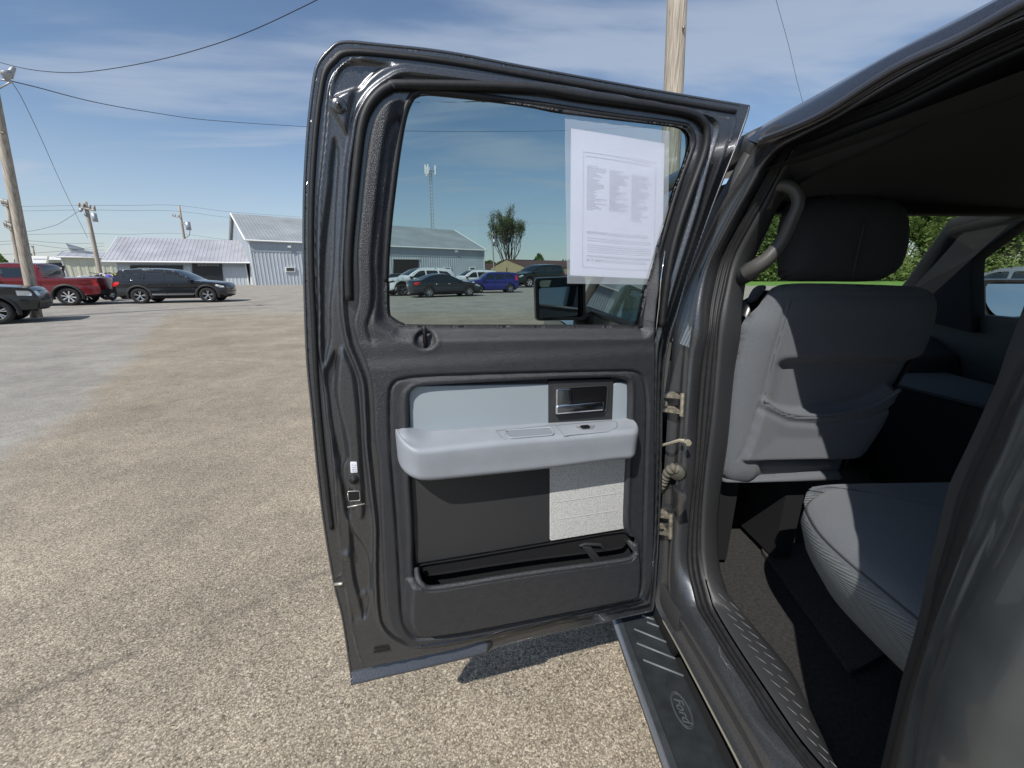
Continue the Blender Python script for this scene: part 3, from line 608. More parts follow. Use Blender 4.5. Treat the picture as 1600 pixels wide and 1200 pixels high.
d_line = sm(AX([(1720,20),(1600,72),(1500,118),(1395,170),(1325,196),(1275,218),(1248,227),(1232,245),(1199,307),(1165,367),(1146,405),(1135,450),(1125,500),(1120,562),(1113,643),(1103,727),(1097,793),(1095,860),(1100,900),(1110,937),(1111,944),(1132,981),(1161,1027),(1193,1075),(1225,1123),(1255,1165),(1320,1240)], .590), False, 4)
e_line = sm(AX([(1720,60),(1600,115),(1500,165),(1395,220),(1330,248),(1270,275),(1232,300),(1215,326),(1200,360),(1184,394),(1168,430),(1160,480),(1157,525),(1148,577),(1143,627),(1137,693),(1127,760),(1121,827),(1124,880),(1127,896),(1143,941),(1169,968),(1207,1013),(1239,1053),(1252,1083),(1300,1150),(1400,1270)], .66), False, 4)
MT['sidepaint'] = MT['paint']
jl = [a_line, blend(a_line, b_line, .25, (.012, .0, -.0)), blend(a_line, b_line, .5, (.004, -.004, 0)), blend(a_line, b_line, .75, (-.006, -.008, 0)), b_line, blend(b_line, c_line, .5, (-.004, -.004, 0)), c_line]
jamb = loft('door_jamb', jl, MT['jamb'], n=110)
rows = []
for k in range(13):
    t = k/12; o_ = -.006*abs(math.sin(t*math.pi*3)); rows.append(resamp(c_line, 110)*(1-t)+resamp(d_line, 110)*t+np.array((o_, o_, 0)))
seal = loft('door_seal', rows, MT['rubber'], n=110)
d_cut = resamp([p for p in d_line if not (p[1] < .90 and p[2] < .9)], 90); e_cut = resamp([p for p in e_line if not (p[1] < .86 and p[2] < .9)], 90); d_keep, e_keep = d_line, e_line; d_line, e_line = d_cut, e_cut
trimb = loft('pillar_trim', [d_line, blend(d_line, e_line, .08, (-.006, -.006, 0)), blend(d_line, e_line, .3, (-.006, -.010, 0)), blend(d_line, e_line, .8, (.0, -.010, 0)), e_line, blend(e_line, e_line, .5, (.004, .05, 0))], MT['trimcab'], n=110)
d_line, e_line = d_keep, e_keep
# outer side of the front door, windscreen pillar and the roof
X0 = .515
def side(y, z, off=0): return Vector((X0+off+lean(z), y, z))
aTop = atx(1185, 222, X0); aBelt = atx(1052, 520, X0)
pts = [tuple(p) for p in a_line]
vert = [p for p in pts if .58 < p[2] < 1.83 and p[1] > .9]
vert = vert[::4]
roofz = atx(1395, 108, X0).z; railz = roofz+.035
mb = MB()
def fy(z): return float(np.interp(z, [p[2] for p in vert[::-1]], [p[1] for p in vert[::-1]]))
# lower front door + fender as side sheets with slight crown
def crown(z): return -.03*math.exp(-((z-.95)/.28)**2)
zs = [.50, .60, .75, .9, 1.05, 1.2, 1.32, 1.36]
ys = [None, 1.35, 1.7, 2.12]
def quadsheet(mb, ys_, zs_, first=None, off=0, mi=0):
    V = []; 
    for z in zs_:
        for y in ys_:
            yy = first(z) if y is None else y
            V.append(Vector((X0+off+lean(z)+crown(z)+(.02 if z < .55 else 0), yy, z)))
    w = len(ys_); mb.add(V, [(j*w+i, j*w+i+1, (j+1)*w+i+1, (j+1)*w+i) for j in range(len(zs_)-1) for i in range(w-1)], mi)
quadsheet(mb, ys, zs, fy); T(mb.build('front_door_skin', MT['paint'], None, True))
# fender and hood
mb = MB(); fz = [.55, .75, .95, 1.1, 1.20]
quadsheet(mb, [2.13, 2.4, 2.9, 3.4, 3.75], [1.05, 1.12, 1.17, 1.21], None)
for y0, y1 in ((2.13, 2.38), (3.42, 3.75)): quadsheet(mb, [y0, y1], [.55, .75, .95, 1.05], None)
V = [Vector((x, y, z)) for y, zz in ((2.13, 1.22), (2.8, 1.24), (3.5, 1.2), (3.78, 1.12)) for x, z in ((X0-.01, zz-.02), (.75, zz+.03), (1.45, zz+.07), (2.15, zz+.03), (2.40, zz-.02))]
mb.add(V, [(j*5+i, j*5+i+1, (j+1)*5+i+1, (j+1)*5+i) for j in range(3) for i in range(4)])
mb.box((X0+.01, 3.74, .55), (2.39, 3.80, 1.12))
T(mb.build('hood', MT['paint'], None, True, auto=40))
def wheel(name, c, r=.4, w=.26, parent=None, axis=Vector((1, 0, 0)), rimm=None, n=28, spokes=6, style=0):
    ax = axis.normalized(); up = Vector((0, 0, 1)); fw = ax.cross(up); c = Vector(c)
    def P(a, rr, x): return c+ax*x+(fw*math.cos(a)+up*math.sin(a))*rr
    prof = [(r*.62, -w*.42), (r*.70, -w*.5), (r*.9, -w*.5), (r*.98, -w*.38), (r, -w*.2), (r, w*.2), (r*.98, w*.38), (r*.9, w*.5), (r*.70, w*.5), (r*.62, w*.42)]
    V = [P(2*math.pi*i/n, a, b) for i in range(n) for a, b in prof]; k = len(prof)
    f = [(i*k+j, i*k+j+1, ((i+1) % n)*k+j+1, ((i+1) % n)*k+j) for i in range(n) for j in range(k-1)]
    ty = mesh(name, V, f, MT['tyre'], parent, True)
    mb = MB(); rr = r*.66
    prof = [(rr, -w*.44), (rr*.93, -w*.40), (rr*.90, -w*.1)]
    for sgn in (1, -1):
        V = [P(2*math.pi*i/n, a, b*sgn) for i in range(n) for a, b in prof]; mb.add(V, [(i*3+j, i*3+j+1, ((i+1) % n)*3+j+1, ((i+1) % n)*3+j) for i in range(n) for j in range(2)])
        V = [P(2*math.pi*i/n, a, b*sgn) for i in range(n) for a, b in ((rr*.91, -w*.05), (.01, -w*.05))]; mb.add(V, [(i*2, i*2+1, ((i+1) % n)*2+1, ((i+1) % n)*2) for i in range(n)], 1)
        for q in range(spokes):
            a = 2*math.pi*q/spokes+.2; da = .20 if style == 0 else .12
            for s2 in ((0,) if style == 0 else (-.16, .16)):
                o1, o2 = -w*.30*sgn, -w*.36*sgn
                v = [P(a+s2-da*.6, rr*.92, o2), P(a+s2+da*.6, rr*.92, o2), P(a+s2*.3+da*1.4, rr*.22, o1), P(a+s2*.3-da*1.4, rr*.22, o1)]
                v2 = [p+ax*(.03*sgn) for p in v]; mb.add(v+v2, [(0,1,2,3),(4,5,6,7),(0,1,5,4),(1,2,6,5),(2,3,7,6),(3,0,4,7)])
        V = [P(2*math.pi*i/12, rr*.24, -w*.36*sgn) for i in range(12)]; mb.add(V, [tuple(range(12))])
    rim = mb.build('rim', [rimm or MT['alloy'], MT['matte']], None, auto=30); rim.parent = ty
    return ty
MT['tyre'] = mat('tyre_rubber', (.018, .018, .018), .85, bump=(60, .5, .01))
MT['alloy'] = mat('alloy_rim', (.55, .56, .58), .3, .85)
T(wheel('front_wheel', (.66, 2.9, .48), .38, .28))
T(wheel('front_wheel', (2.25, 2.9, .48), .38, .28))
# roof skin, header, pillars
yR = -.44; roofH = roofz
mb = MB(); xs = [X0+lean(roofH)-.002, .66, .95, 1.45, 1.95, 2.24, 2.385-lean(roofH)]
zsR = [roofH+.002, roofH+.035, roofH+.065, roofH+.075, roofH+.065, roofH+.035, roofH+.002]
yv = [yR, .3, .8, 1.2, 1.52]
V = [Vector((x, y, z-(.02 if y > 1.5 else 0))) for y in yv for x, z in zip(xs, zsR)]
mb.add(V, [(j*7+i, j*7+i+1, (j+1)*7+i+1, (j+1)*7+i) for j in range(4) for i in range(6)])
T(mb.build('roof', MT['paint'], None, True))
MT['dripm'] = mat('drip_trim', (.10, .10, .11), .3, .5, .4)
mb = MB(); dl = sm(AX([(1720,-52),(1600,4),(1500,59),(1395,108),(1290,175),(1240,199),(1188,219)], X0-.006), False, 4); mb.tube(dl, .006, 6); T(mb.build('drip_rail', MT['dripm'], None, True))
# visible band of roof side above the drip rail
rt = [atx(a, b, X0+.02) for a, b in rail_top]; dr = [atx(a, b, X0-.004) for a, b in drip]
rs = loft('roof_rail', [sm(rt, False, 4)+np.array((.05, 0, .006)), sm(rt, False, 4), blend(sm(rt, False, 4), sm(dr, False, 4), .5, (-.012, 0, 0)), sm(dr, False, 4)], MT['paint'], n=40)
# front door window frame + A pillar on the near side, continuing the roof rail forward
for sgn, X in ((1, X0), (-1, 2.385)):
    mb = MB(); wd = .05*sgn
    def s2(y, z, o=0): return Vector((X+sgn*(lean(z)+o), y, z))
    pA = [s2(1.50, roofH, .0), s2(1.75, roofH-.09), s2(2.05, 1.58), s2(2.38, 1.30)]
    if sgn < 0: pA = [s2(1.60, roofH, .0), s2(1.97, 1.775), s2(2.14, 1.50), s2(2.26, 1.30)]
    mb.tube([s2(1.0 if sgn > 0 else -.2, roofH+.0, .03), s2(1.3, roofH, .025), s2(1.50, roofH, .025)]+[p+Vector((sgn*.03, 0, 0)) for p in pA[1:]], [.035, .035, .035, .042, .042, .045], 8)
    T(mb.build('windscreen_pillar', MT['paint'] if sgn > 0 else MT['headliner'], None, True))
    mb = MB(); mb.tube([p+Vector((sgn*(.085 if sgn > 0 else .03), .0, -.015)) for p in pA], [.035, .038, .04, .045], 8); T(mb.build('pillar_lining', MT['headliner'], None, True))
    mb = MB(); mb.box((min(X+sgn*.06, X+sgn*.14), .97 if sgn < 0 else 1.03, .5), (max(X+sgn*.06, X+sgn*.14), 1.12, 1.36)); T(mb.build('centre_pillar', MT['trimcab'], None, bev=.01))
    if sgn > 0: mb = MB(); mb.tube([s2(fy(z)+.04, z, .03) for z in (1.3, 1.45, 1.6, 1.72, 1.82)], .026, 8); T(mb.build('centre_pillar_top', MT['trimcab'], None, True))
# far side: door skins, window posts, glass
mb = MB(); mb.box((2.30, -.3, .5), (2.385, 2.13, 1.36)); T(mb.build('far_door', MT['trimcab'], None, bev=.02))
mb = MB(); mb.tube([Vector((2.36, 1.05, 1.33)), Vector((2.31, 1.0, roofH))], .045, 8); T(mb.build('far_window_post', MT['trimcab'], None, True))
for y0, y1, nme in ((-.1, 1.0, 'rear_far_glass'), (1.1, 2.25, 'front_far_glass')):
    T(mesh(nme, [(2.36, y0, 1.36), (2.36, y1, 1.36), (2.385-lean(roofH), min(y1, 1.55), roofH), (2.385-lean(roofH), y0+.1, roofH)], [(0, 1, 2, 3)], MT['glassws'], None))
T(mesh('windscreen', [(.60, 2.36, 1.24), (2.30, 2.36, 1.24), (2.22, 1.56, roofH+.01), (.68, 1.56, roofH+.01)], [(0, 1, 2, 3)], MT['glassws'], None))
T(mesh('front_door_glass', [side(1.02, 1.36, .01), side(2.25, 1.36, .01), side(1.55, roofH-.02, .01), side(1.16, roofH-.02, .01)], [(0, 1, 2, 3)], MT['glassdoor'], None))
mb = MB(); mb.tube([side(1.2, 1.365, .0), side(2.2, 1.365, .0)], .013, 6); T(mb.build('belt_moulding', MT['rubber'], None, True))
mb = MB(); q_ = []
for px_, py_ in ((1480,300),(1512,338),(1515,350),(1500,368),(1466,406),(1430,445),(1400,490),(1519,520),(1517,430),(1519,405),(1545,385),(1600,345),(1680,292)):
    r_ = ray(px_, py_); q_.append(Vector((0, 0, EYE))+r_*(2.26/r_.x))
n_ = len(q_); mb.add(q_+[p+Vector((.07, 0, 0)) for p in q_], [tuple(range(n_)), tuple(range(n_, 2*n_))[::-1]]+[(i, (i+1) % n_, n_+(i+1) % n_, n_+i) for i in range(n_)]); T(mb.build('far_pillar_trim', MT['headliner'], None, bev=.006))
# headliner and its front header (the windscreen seen below it), cab floor, firewall, dash
hz = roofH-.045
mb = MB(); V = [Vector((x, y, z)) for y in (-.3, .4, 1.0, 1.5, 1.60) for x, z in ((.62, hz-.02-(.0 if y < 1.55 else .01)), (.75, hz), (1.45, hz+.03), (2.15, hz), (2.30, hz-.02))]
mb.add(V, [(j*5+i, j*5+i+1, (j+1)*5+i+1, (j+1)*5+i) for j in range(4) for i in range(4)]); T(mb.build('headliner', MT['headliner'], None, True))
# strip closing the gap between roof trim and headliner
eroof = [p for p in e_line if p[2] > 1.6 and p[1] < .95]
mb = MB(); ER = resamp(eroof, 30); V = [Vector(p) for p in ER]+[Vector((p[0]+.02, p[1]+.02, hz-.0)) for p in ER]+[Vector((.80, max(-.3, p[1]), hz+.004)) for p in ER]
mb.add(V, [(j*30+i, j*30+i+1, (j+1)*30+i+1, (j+1)*30+i) for j in range(2) for i in range(29)]); T(mb.build('headliner_edge', MT['headliner'], None, True))
mb = MB(); mb.box((.56, 1.60, roofH-.065), (2.34, 1.68, roofH+.0)); T(mb.build('windscreen_header', MT['headliner'], None, bev=.012))
FLZ = .60
mb = MB(); V = []; ny = 24; nx = 30
for j in range(ny+1):
    for i in range(nx+1):
        x = .60+1.76*i/nx; y = -.3+2.5*j/ny; z = FLZ+.006*mnoise.noise(Vector((x*9, y*9, 0)))+.10*math.exp(-((x-1.47)/.22)**2)+(.10 if y > 2.05 else 0)
        V.append((x, y, z))
mb.add(V, [(j*(nx+1)+i, j*(nx+1)+i+1, (j+1)*(nx+1)+i+1, (j+1)*(nx+1)+i) for j in range(ny) for i in range(nx)]); T(mb.build('cab_floor', MT['carpet'], None, True))
mb = MB(); mb.box((.54, -.35, .50), (2.36, 2.2, .575)); mb.box((.60, 2.18, .5), (2.34, 2.24, 1.2)); T(mb.build('floor_pan', MT['matte'], None))
# scuff plate over the sill with raised dashes
plz = atx(1207, 1013, .66).z
dpl = [Vector(p) for p in d_line if p[1] < .93 and p[2] < .9]; 
P1 = [p+Vector((.004, 0, .002)) for p in dpl]; P2 = [G(a, b, .645) for a, b in ((1143,941),(1169,968),(1207,1013),(1239,1053),(1262,1100),(1290,1160),(1330,1230),(1380,1290))]
P1r = resamp(P1, 40); P2r = resamp(sm(P2, False, 4), 40)
mb = MB(); rws = [P1r, P1r*.93+P2r*.07+np.array((0, 0, .006)), P1r*.3+P2r*.7+np.array((0, 0, .012)), P2r, P2r+np.array((.015, 0, -.03))]
V = [Vector(p) for r in rws for p in r]; mb.add(V, [(j*40+i, j*40+i+1, (j+1)*40+i+1, (j+1)*40+i) for j in range(4) for i in range(39)])
scuff = T(mb.build('scuff_plate', MT['plasticin'], None, True))
MT['dash_pale'] = mat('pale_ridge', (.12, .12, .125), .5)  # ridge grey, paler than the plate around it
mb = MB()
def platept(t, s, lift=.001):
    i = t*39; a = int(min(38, i)); f = i-a
    p1 = P1r[a]*(1-f)+P1r[a+1]*f; p2 = P2r[a]*(1-f)+P2r[a+1]*f
    zoff = np.interp(s, [0, .07, .7, 1], [0, .006, .012, 0]); return Vector(p1*(1-s)+p2*s)+Vector((0, 0, zoff+lift))
k = 0
for i in range(15):
    t = .12+i*.056
    for s in (.24, .52):
        mb.tube([platept(t+(.008 if s > .4 else 0), s), platept(t+.022+(.008 if s > .4 else 0), s+.15)], .0011, 5)
o_ = mb.build('scuff_ridges', MT['dash_pale'], None, True); o_.parent = scuff; o_.matrix_parent_inverse = Matrix.Identity(4)
mb = MB(); V = [G(x, y, FLZ+.02) for x, y in rounded([(1186,852),(1300,846),(1420,1000),(1330,1050)], 12)]
mb.add(V+[p-Vector((0, 0, .012)) for p in V], [tuple(range(len(V))), tuple(range(len(V), 2*len(V)))[::-1]]+[(i, (i+1) % len(V), len(V)+(i+1) % len(V), len(V)+i) for i in range(len(V))]); T(mb.build('floor_mat', MT['mat'], None))
mb = MB()
for q in (((1130,795),(1160,782),(1180,795),(1150,812)), ((1206,784),(1228,778),(1262,788),(1240,796)), ((1250,772),(1272,768),(1282,786),(1262,792))):
    mb = MB(); V = [G(x, y, FLZ+.03) for x, y in q]; mb.add(V+[p-Vector((0, 0, .03)) for p in V], [(0,1,2,3),(0,1,5,4),(1,2,6,5),(2,3,7,6),(3,0,4,7)]); T(mb.build('seat_rail_cover', MT['plasticin'], None, bev=.003))
# dashboard, wheel, console
mb = MB(); sec = [(1.95, .75), (1.78, .82), (1.74, 1.0), (1.80, 1.16), (1.95, 1.235), (2.20, 1.25), (2.3, 1.22), (2.2, .8)]
V = [Vector((x, y, z)) for x in (.62, 2.30) for y, z in sec]; n8 = len(sec)
mb.add(V, [tuple(range(n8)), tuple(range(n8, 2*n8))]+[(i, (i+1) % n8, n8+(i+1) % n8, n8+i) for i in range(n8)]); T(mb.build('dashboard', MT['plasticin'], None, bev=.02))
mb = MB(); cW = Vector((.98, 1.62, 1.12)); axw = Vector((0, -.9, .42)).normalized(); u_ = Vector((1, 0, 0)); w_ = axw.cross(u_)
mb.tube([cW+(u_*math.cos(a)+w_*math.sin(a))*.19 for a in np.linspace(0, 2*math.pi, 33)], .016, 8, caps=False)
for a in (0, math.pi, -math.pi/2): mb.tube([cW, cW+(u_*math.cos(a)+w_*math.sin(a))*.185], .018, 6)
mb.tube([cW-axw*.02, cW+axw*.02], .07, 14); T(mb.build('steering_wheel', MT['black'], None, True))
con = MB(); V = [G(x, y, 1.08) for x, y in ((1415,567),(1535,598),(1640,625),(1560,640),(1396,600))]
con.add(V+[Vector((p.x, p.y, .62)) for p in V], [(0,1,2,3,4),(5,6,7,8,9)]+[(i, (i+1) % 5, 5+(i+1) % 5, 5+i) for i in range(5)]); con_ = T(con.build('centre_console', MT['matte'], None, bev=.008)); lid = MB(); lid.add([p+Vector((0, 0, .003)) for p in V]+[p-Vector((0, 0, .02)) for p in V], [(0,1,2,3,4)]+[(i, (i+1) % 5, 5+(i+1) % 5, 5+i) for i in range(5)]); o = lid.build('console_lid', MT['seatdark'], None); o.parent = con_  # black sides against a grey lid: cab shade is put into the colour
# ---------------- front seat
YS = 1.04
def at_y(px, py, y=YS): return at(px, py, y)
def padding(name, outline, y, th, m, puff=.03, h=.014, edge=.05, extra=None, parent=None):
    P = np.array([(at(a, b, y).x, at(a, b, y).z) for a, b in sm(outline, True, 5)])
    def fr(a, b, w): return np.stack([a, y-np.asarray(w), b], 1)
    def wf(X):
        s = -sdf(X, P); w = puff*np.sqrt(np.clip(1-(1-np.clip(s/edge, 0, 1))**2, 0, 1))
        if extra: w = w+extra(X)
        return w
    f = hf(name, P, [], wf, h, fr, m, None); n = len(P)
    return f, P
def back(o, P, y0, y1, m):
    n = len(P); c = P.mean(0); q = y1/y0; c2 = (c[0]*q, (c[1]-EYE)*q+EYE); v = [(a, y0, b) for a, b in P]+[(c2[0]+(a-c[0])*.95, y1-.02, c2[1]+(b-c[1])*.97) for a, b in P]+[(c2[0]+(a-c[0])*.85, y1, c2[1]+(b-c[1])*.85) for a, b in P]
    return mesh(o, v, [(i, (i+1) % n, n+(i+1) % n, n+i) for i in range(n)]+[(n+i, n+(i+1) % n, 2*n+(i+1) % n, 2*n+i) for i in range(n)]+[tuple(range(2*n, 3*n))], m, None, True)
so_ = [(1128,745),(1120,700),(1135,600),(1152,530),(1163,500),(1185,478),(1198,458),(1213,447),(1240,443),(1300,443),(1400,446),(1440,450),(1454,466),(1452,500),(1436,545),(1405,600),(1372,650),(1345,690),(1325,720),(1310,745),(1250,748),(1180,752)]
pxz = lambda a, b, y=YS: np.array((at(a, b, y).x, at(a, b, y).z))
pk = sm([pxz(*q) for q in ((1175,616),(1195,630),(1230,638),(1290,636),(1340,622),(1375,600))], False, 6)
pk2 = np.array([pxz(*q) for q in ((1172,630),(1210,648),(1260,652),(1330,642),(1380,620))])
seam1 = sm([pxz(*q) for q in ((1214,468),(1205,500),(1187,562),(1175,616),(1155,680),(1142,708))], False, 6)
seam2 = sm([pxz(*q) for q in ((1200,460),(1240,464),(1272,461),(1340,461),(1440,462))], False, 6)
fold = sm([pxz(*q) for q in ((1212,562),(1232,572),(1262,568),(1330,572))], False, 5)
pocketP = np.array([tuple(p) for p in pk]+[tuple(pxz(*q)) for q in ((1345,690),(1320,705),(1145,708),(1155,680))])
def seatx(X):
    d1, _ = pdist(X, seam1, False); d2, _ = pdist(X, seam2, False); w = -.006*np.exp(-(d1/.004)**2)-.005*np.exp(-(d2/.004)**2)
    dp = sdf(X, pocketP); w += .016*ss((-dp+.002)/.006)-.008*ss(-dp/.10)
    d3, _ = pdist(X, pk, False); w += .008*np.exp(-(d3/.006)**2)
    d5, _ = pdist(X, pk2, False); w -= .007*np.exp(-(d5/.007)**2)
    top = pxz(1200, 560)[1]; rec = (X[:, 1] < top)*(sdf(X, pocketP) > 0)*(X[:, 0] > seam1[:, 0].mean()); 
    hollow = ss((top+.015-X[:, 1])/.03)*ss((X[:, 0]-pxz(1190, 560)[0])/.06); w -= .030*hollow*ss((dp+.004)/.01)
    return w
seatback, SP = padding('front_seat', so_, YS, .1, MT['seat'], .045, .006, .07, seatx)
T(seatback); seatback['label'] = 'front seat backrest in grey cloth with a map pocket'
def K(o, p): o.parent = p; return o
K(back('backrest_side', SP, YS, YS+.15, MT['seat']), seatback)
mb = MB(); mb.tube([Vector((a, YS-.058, b)) for a, b in pk], .0055, 6); K(mb.build('pocket_piping', MT['seat'], None, True), seatback)
mb = MB(); mb.tube([Vector((a, YS-.043, b)) for a, b in seam1+np.array((.006, 0))], .0012, 4); K(mb.build('seat_seam', MT['stitch'], None, True), seatback)
hr_, HP = padding('headrest', [(1224,437),(1215,415),(1213,380),(1218,345),(1232,320),(1262,308),(1320,304),(1380,308),(1402,320),(1411,345),(1411,375),(1404,405),(1390,428),(1365,439),(1300,440)], YS, .1, MT['headrest'], .05, .012, .07); K(hr_, seatback); K(back('headrest_front', HP, YS, YS+.09, MT['headrest']), seatback)
mb = MB(); mb.tube([Vector((at(1312, 400, YS).x, YS-.052, z)) for z in (at(1312, 345, YS).z, at(1312, 380, YS).z, at(1312, 432, YS).z)], .0018, 5); K(mb.build('headrest_seam', MT['stitch'], None, True), seatback)
# cushion rolls below the backrest
for nme, pl, m, pf in (('backrest_foot', [(1128,722),(1150,712),(1290,711),(1292,722),(1285,727),(1170,730),(1145,733),(1128,728)], MT['seat'], .03), ('seat_skirt', [(1127,742),(1145,738),(1170,740),(1290,729),(1305,735),(1300,746),(1180,750),(1127,750)], MT['seat'], .035)):
    o, P = padding(nme, pl, YS+.005, .1, m, pf, .005, .02); K(o, seatback)
zb0 = at(1200, 750, YS).z; xl = at(1126, 745, YS).x; xr = at(1310, 745, YS).x
mb = MB(); mb.box((xl, YS, zb0+.01), (xr+.0, YS+.5, 1.02)); K(mb.build('seat_cushion', MT['seatdark'], None, bev=.03), seatback)
mb = MB(); mb.box((xl+.03, YS+.04, FLZ+.03), (xl+.09, YS+.5, zb0+.02)); mb.box((xr-.12, YS+.04, FLZ+.03), (xr-.06, YS+.5, zb0+.02)); mb.box((xl+.03, YS+.10, zb0-.05), (xr-.06, YS+.48, zb0+.02)); K(mb.build('seat_base', MT['matte'], None), seatback)
# seat-belt guide beside the seat: pale edge of the far seat shoulder
o, P = padding('belt_guide', [(1168,468),(1176,452),(1186,446),(1197,447),(1190,458),(1180,470),(1172,474)], 1.14, .1, MT['seat'], .02, .005, .02); T(o)
mb = MB(); mb.tube([at(1146, 600, 1.15), at(1158, 520, 1.15), at(1172, 478, 1.16), at(1192, 464, 1.17), at(1215, 462, 1.17)], [.035, .035, .03, .022, .016], 8); T(mb.build('belt_cover', MT['black'], None, True))
# passenger seat: a copy further across
dxp = 1.14
ps = seatback.copy(); COL.objects.link(ps); ps.location = (dxp, .02, 0); ps['label'] = 'far front seat backrest in deep shade'
for ch in list(seatback.children): c_ = ch.copy(); COL.objects.link(c_); c_.parent = ps
# grab handle on the pillar
gh = MB(); H = [(1195,455-8,.64,0), ]
hp = [at(1166, 428, 1.02), at(1180, 418, 1.0), at(1198, 405, .985), at(1221, 378, .975), at(1235, 348, .965), at(1247, 318, .96), at(1243, 300, .965), at(1230, 291, .975), at(1213, 292, .99), at(1202, 305, 1.0), at(1194, 325, 1.01)]
hp = sm([tuple(p) for p in hp], False, 5); rr = np.interp(np.linspace(0, 1, len(hp)), [0, .12, .3, .5, .8, .92, 1], [.019, .020, .015, .0135, .014, .015, .017])
gh.tube(hp, list(rr), 14); T(gh.build('grab_handle', mat('handle_plastic', (.075, .072, .068), .42, bump=(500, .5, .0008)), None, True))
mb = MB(); mb.tube([at(1150, 438, 1.05), at(1172, 424, 1.02), at(1180, 418, 1.0)], [.02, .024, .020], 10); T(mb.build('handle_base', MT['trimcab'], None, True))
# ---------------- rear seat cushion
CT = [(.96, .93), (.86, .90), (.775, .85), (.735, .79), (.705, .70), (.695, .55), (.70, .40), (.74, .22), (.9, .16), (2.15, .16), (2.24, .3), (2.24, .85), (2.15, .93)]
CTs = sm([(a*.95, b*.95) if a < 2 else (a, b*.95) for a, b in CT], True, 6); cc = np.array((1.4, .5)); n = len(CTs)
zt = 1.03; V = []; layers = [(zt-.19, .85), (zt-.165, .90), (zt-.11, .955), (zt-.05, .985), (zt-.025, .982), (zt-.018, .976), (zt-.006, .968), (zt+.006, .93), (zt+.012, .85), (zt+.006, .5), (zt+.006, .1)]
cush = MB(); rings = []
for z, s in layers:
    rings.append([Vector((*(np.array(p)+(cc-np.array(p))/np.linalg.norm(cc-np.array(p))*(1-s)*.65), z)) for p in CTs])
V = [p for r in rings for p in r]
f = [(k*n+i, k*n+(i+1) % n, (k+1)*n+(i+1) % n, (k+1)*n+i) for k in range(len(rings)-1) for i in range(n)]+[tuple((len(rings)-1)*n+i for i in range(n)), tuple(range(n))[::-1]]
mi = [1 if k < 4 else 0 for k in range(len(rings)-1) for i in range(n)]+[0, 0]
rs_ = mesh('rear_seat', V, f, [MT['seat'], MT['meshseat']], None, True, mi); T(rs_); rs_['label'] = 'rear bench cushion in grey cloth with ribbed side'
mb = MB(); mb.tube([p+Vector((0, 0, .004)) for p in rings[5]]+[rings[5][0]], .0018, 5); K(mb.build('cushion_piping', MT['stitch'], None, True), rs_)
mb = MB(); mb.box((.80, -.05, .62), (2.2, .22, 1.5)); K(mb.build('rear_backrest', MT['seatdark'], None, bev=.05), rs_)
mb = MB(); mb.box((.95, .3, .62), (2.1, .7, .78)); K(mb.build('bench_base', MT['matte'], None), rs_)
# ---------------- rear pillar beside the camera
q_in = sm(AX([(1720,150),(1680,250),(1640,370),(1590,507),(1580,557),(1557,613),(1527,680),(1497,733),(1483,767),(1470,833),(1455,883),(1438,955),(1430,985),(1411,1066),(1384,1192),(1360,1290)], .66), False, 4)
q_s1 = sm(AX([(1740,250),(1690,350),(1640,460),(1600,560),(1560,643),(1513,740),(1497,783),(1487,830),(1468,905),(1461,955),(1449,1010),(1424,1080),(1405,1150),(1393,1196),(1370,1290)], .60), False, 4)
q_s2 = sm(AX([(1760,300),(1700,420),(1650,530),(1600,620),(1567,700),(1538,760),(1520,810),(1500,865),(1474,935),(1450,1000),(1432,1058),(1414,1130),(1400,1196),(1385,1290)], .575), False, 4)
q_p = sm(AX([(1780,330),(1720,430),(1660,540),(1615,640),(1580,713),(1556,763),(1530,830),(1507,874),(1476,945),(1455,1001),(1438,1058),(1420,1140),(1411,1196),(1400,1290)], .55), False, 4)
q_o = sm(AX([(1980,480),(1900,560),(1820,650),(1750,760),(1690,870),(1640,980),(1600,1085),(1583,1140),(1562,1196),(1530,1300)], .50), False, 4)
T(loft('rear_pillar_trim', [q_in+np.array((.05, -.05, 0)), q_in, blend(q_in, q_s1, .5, (-.004, .006, 0)), q_s1], MT['trimcab'], n=80))
rows = []
for k in range(9):
    t = k/8; o_ = -.004*abs(math.sin(t*math.pi*2)); rows.append(resamp(q_s1, 80)*(1-t)+resamp(q_s2, 80)*t+np.array((o_, -o_, 0)))
T(loft('rear_door_seal', rows, MT['rubber'], n=80))
MT['dusty'] = mat('dusty_paint', (.11, .125, .13), .36, .6, .4, noise=(9, .22))
T(loft('rear_door_jamb', [q_s2, q_p, blend(q_p, q_o, .10, (.004, .003, 0)), blend(q_p, q_o, .14, (-.001, .002, 0)), blend(q_p, q_o, .5, (-.010, .006, 0)), blend(q_p, q_o, .8, (-.006, .002, 0)), q_o, blend(q_o, q_o, .5, (.02, -.03, 0))], MT['dusty'], n=80))
# cab side, rear wall and bed side behind the camera
mb = MB(); 
yo = float(np.mean([p[1] for p in q_o]))-.02
mb.box((X0+.01, -.42, .52), (X0+.06, yo, 1.45)); mb.box((X0+.06, -.42, 1.43), (X0+.11, yo+.02, roofH+.02)); mb.box((X0+.01, -.42, .52), (2.36, -.36, roofH+.03)); T(mb.build('cab_side', MT['paint'], None, bev=.01))
mb = MB(); mb.box((X0-.02, -2.2, .62), (X0+.05, -.47, 1.38)); mb.box((2.33, -2.2, .62), (2.40, -.47, 1.38)); mb.box((X0, -2.2, .62), (2.4, -.47, .70)); mb.box((X0, -2.24, .62), (2.4, -2.18, 1.36)); T(mb.build('cargo_bed', MT['paint'], None, bev=.012))
T(wheel('rear_wheel', (.68, -1.2, .48), .38, .28)); T(wheel('rear_wheel', (2.24, -1.2, .48), .38, .28))
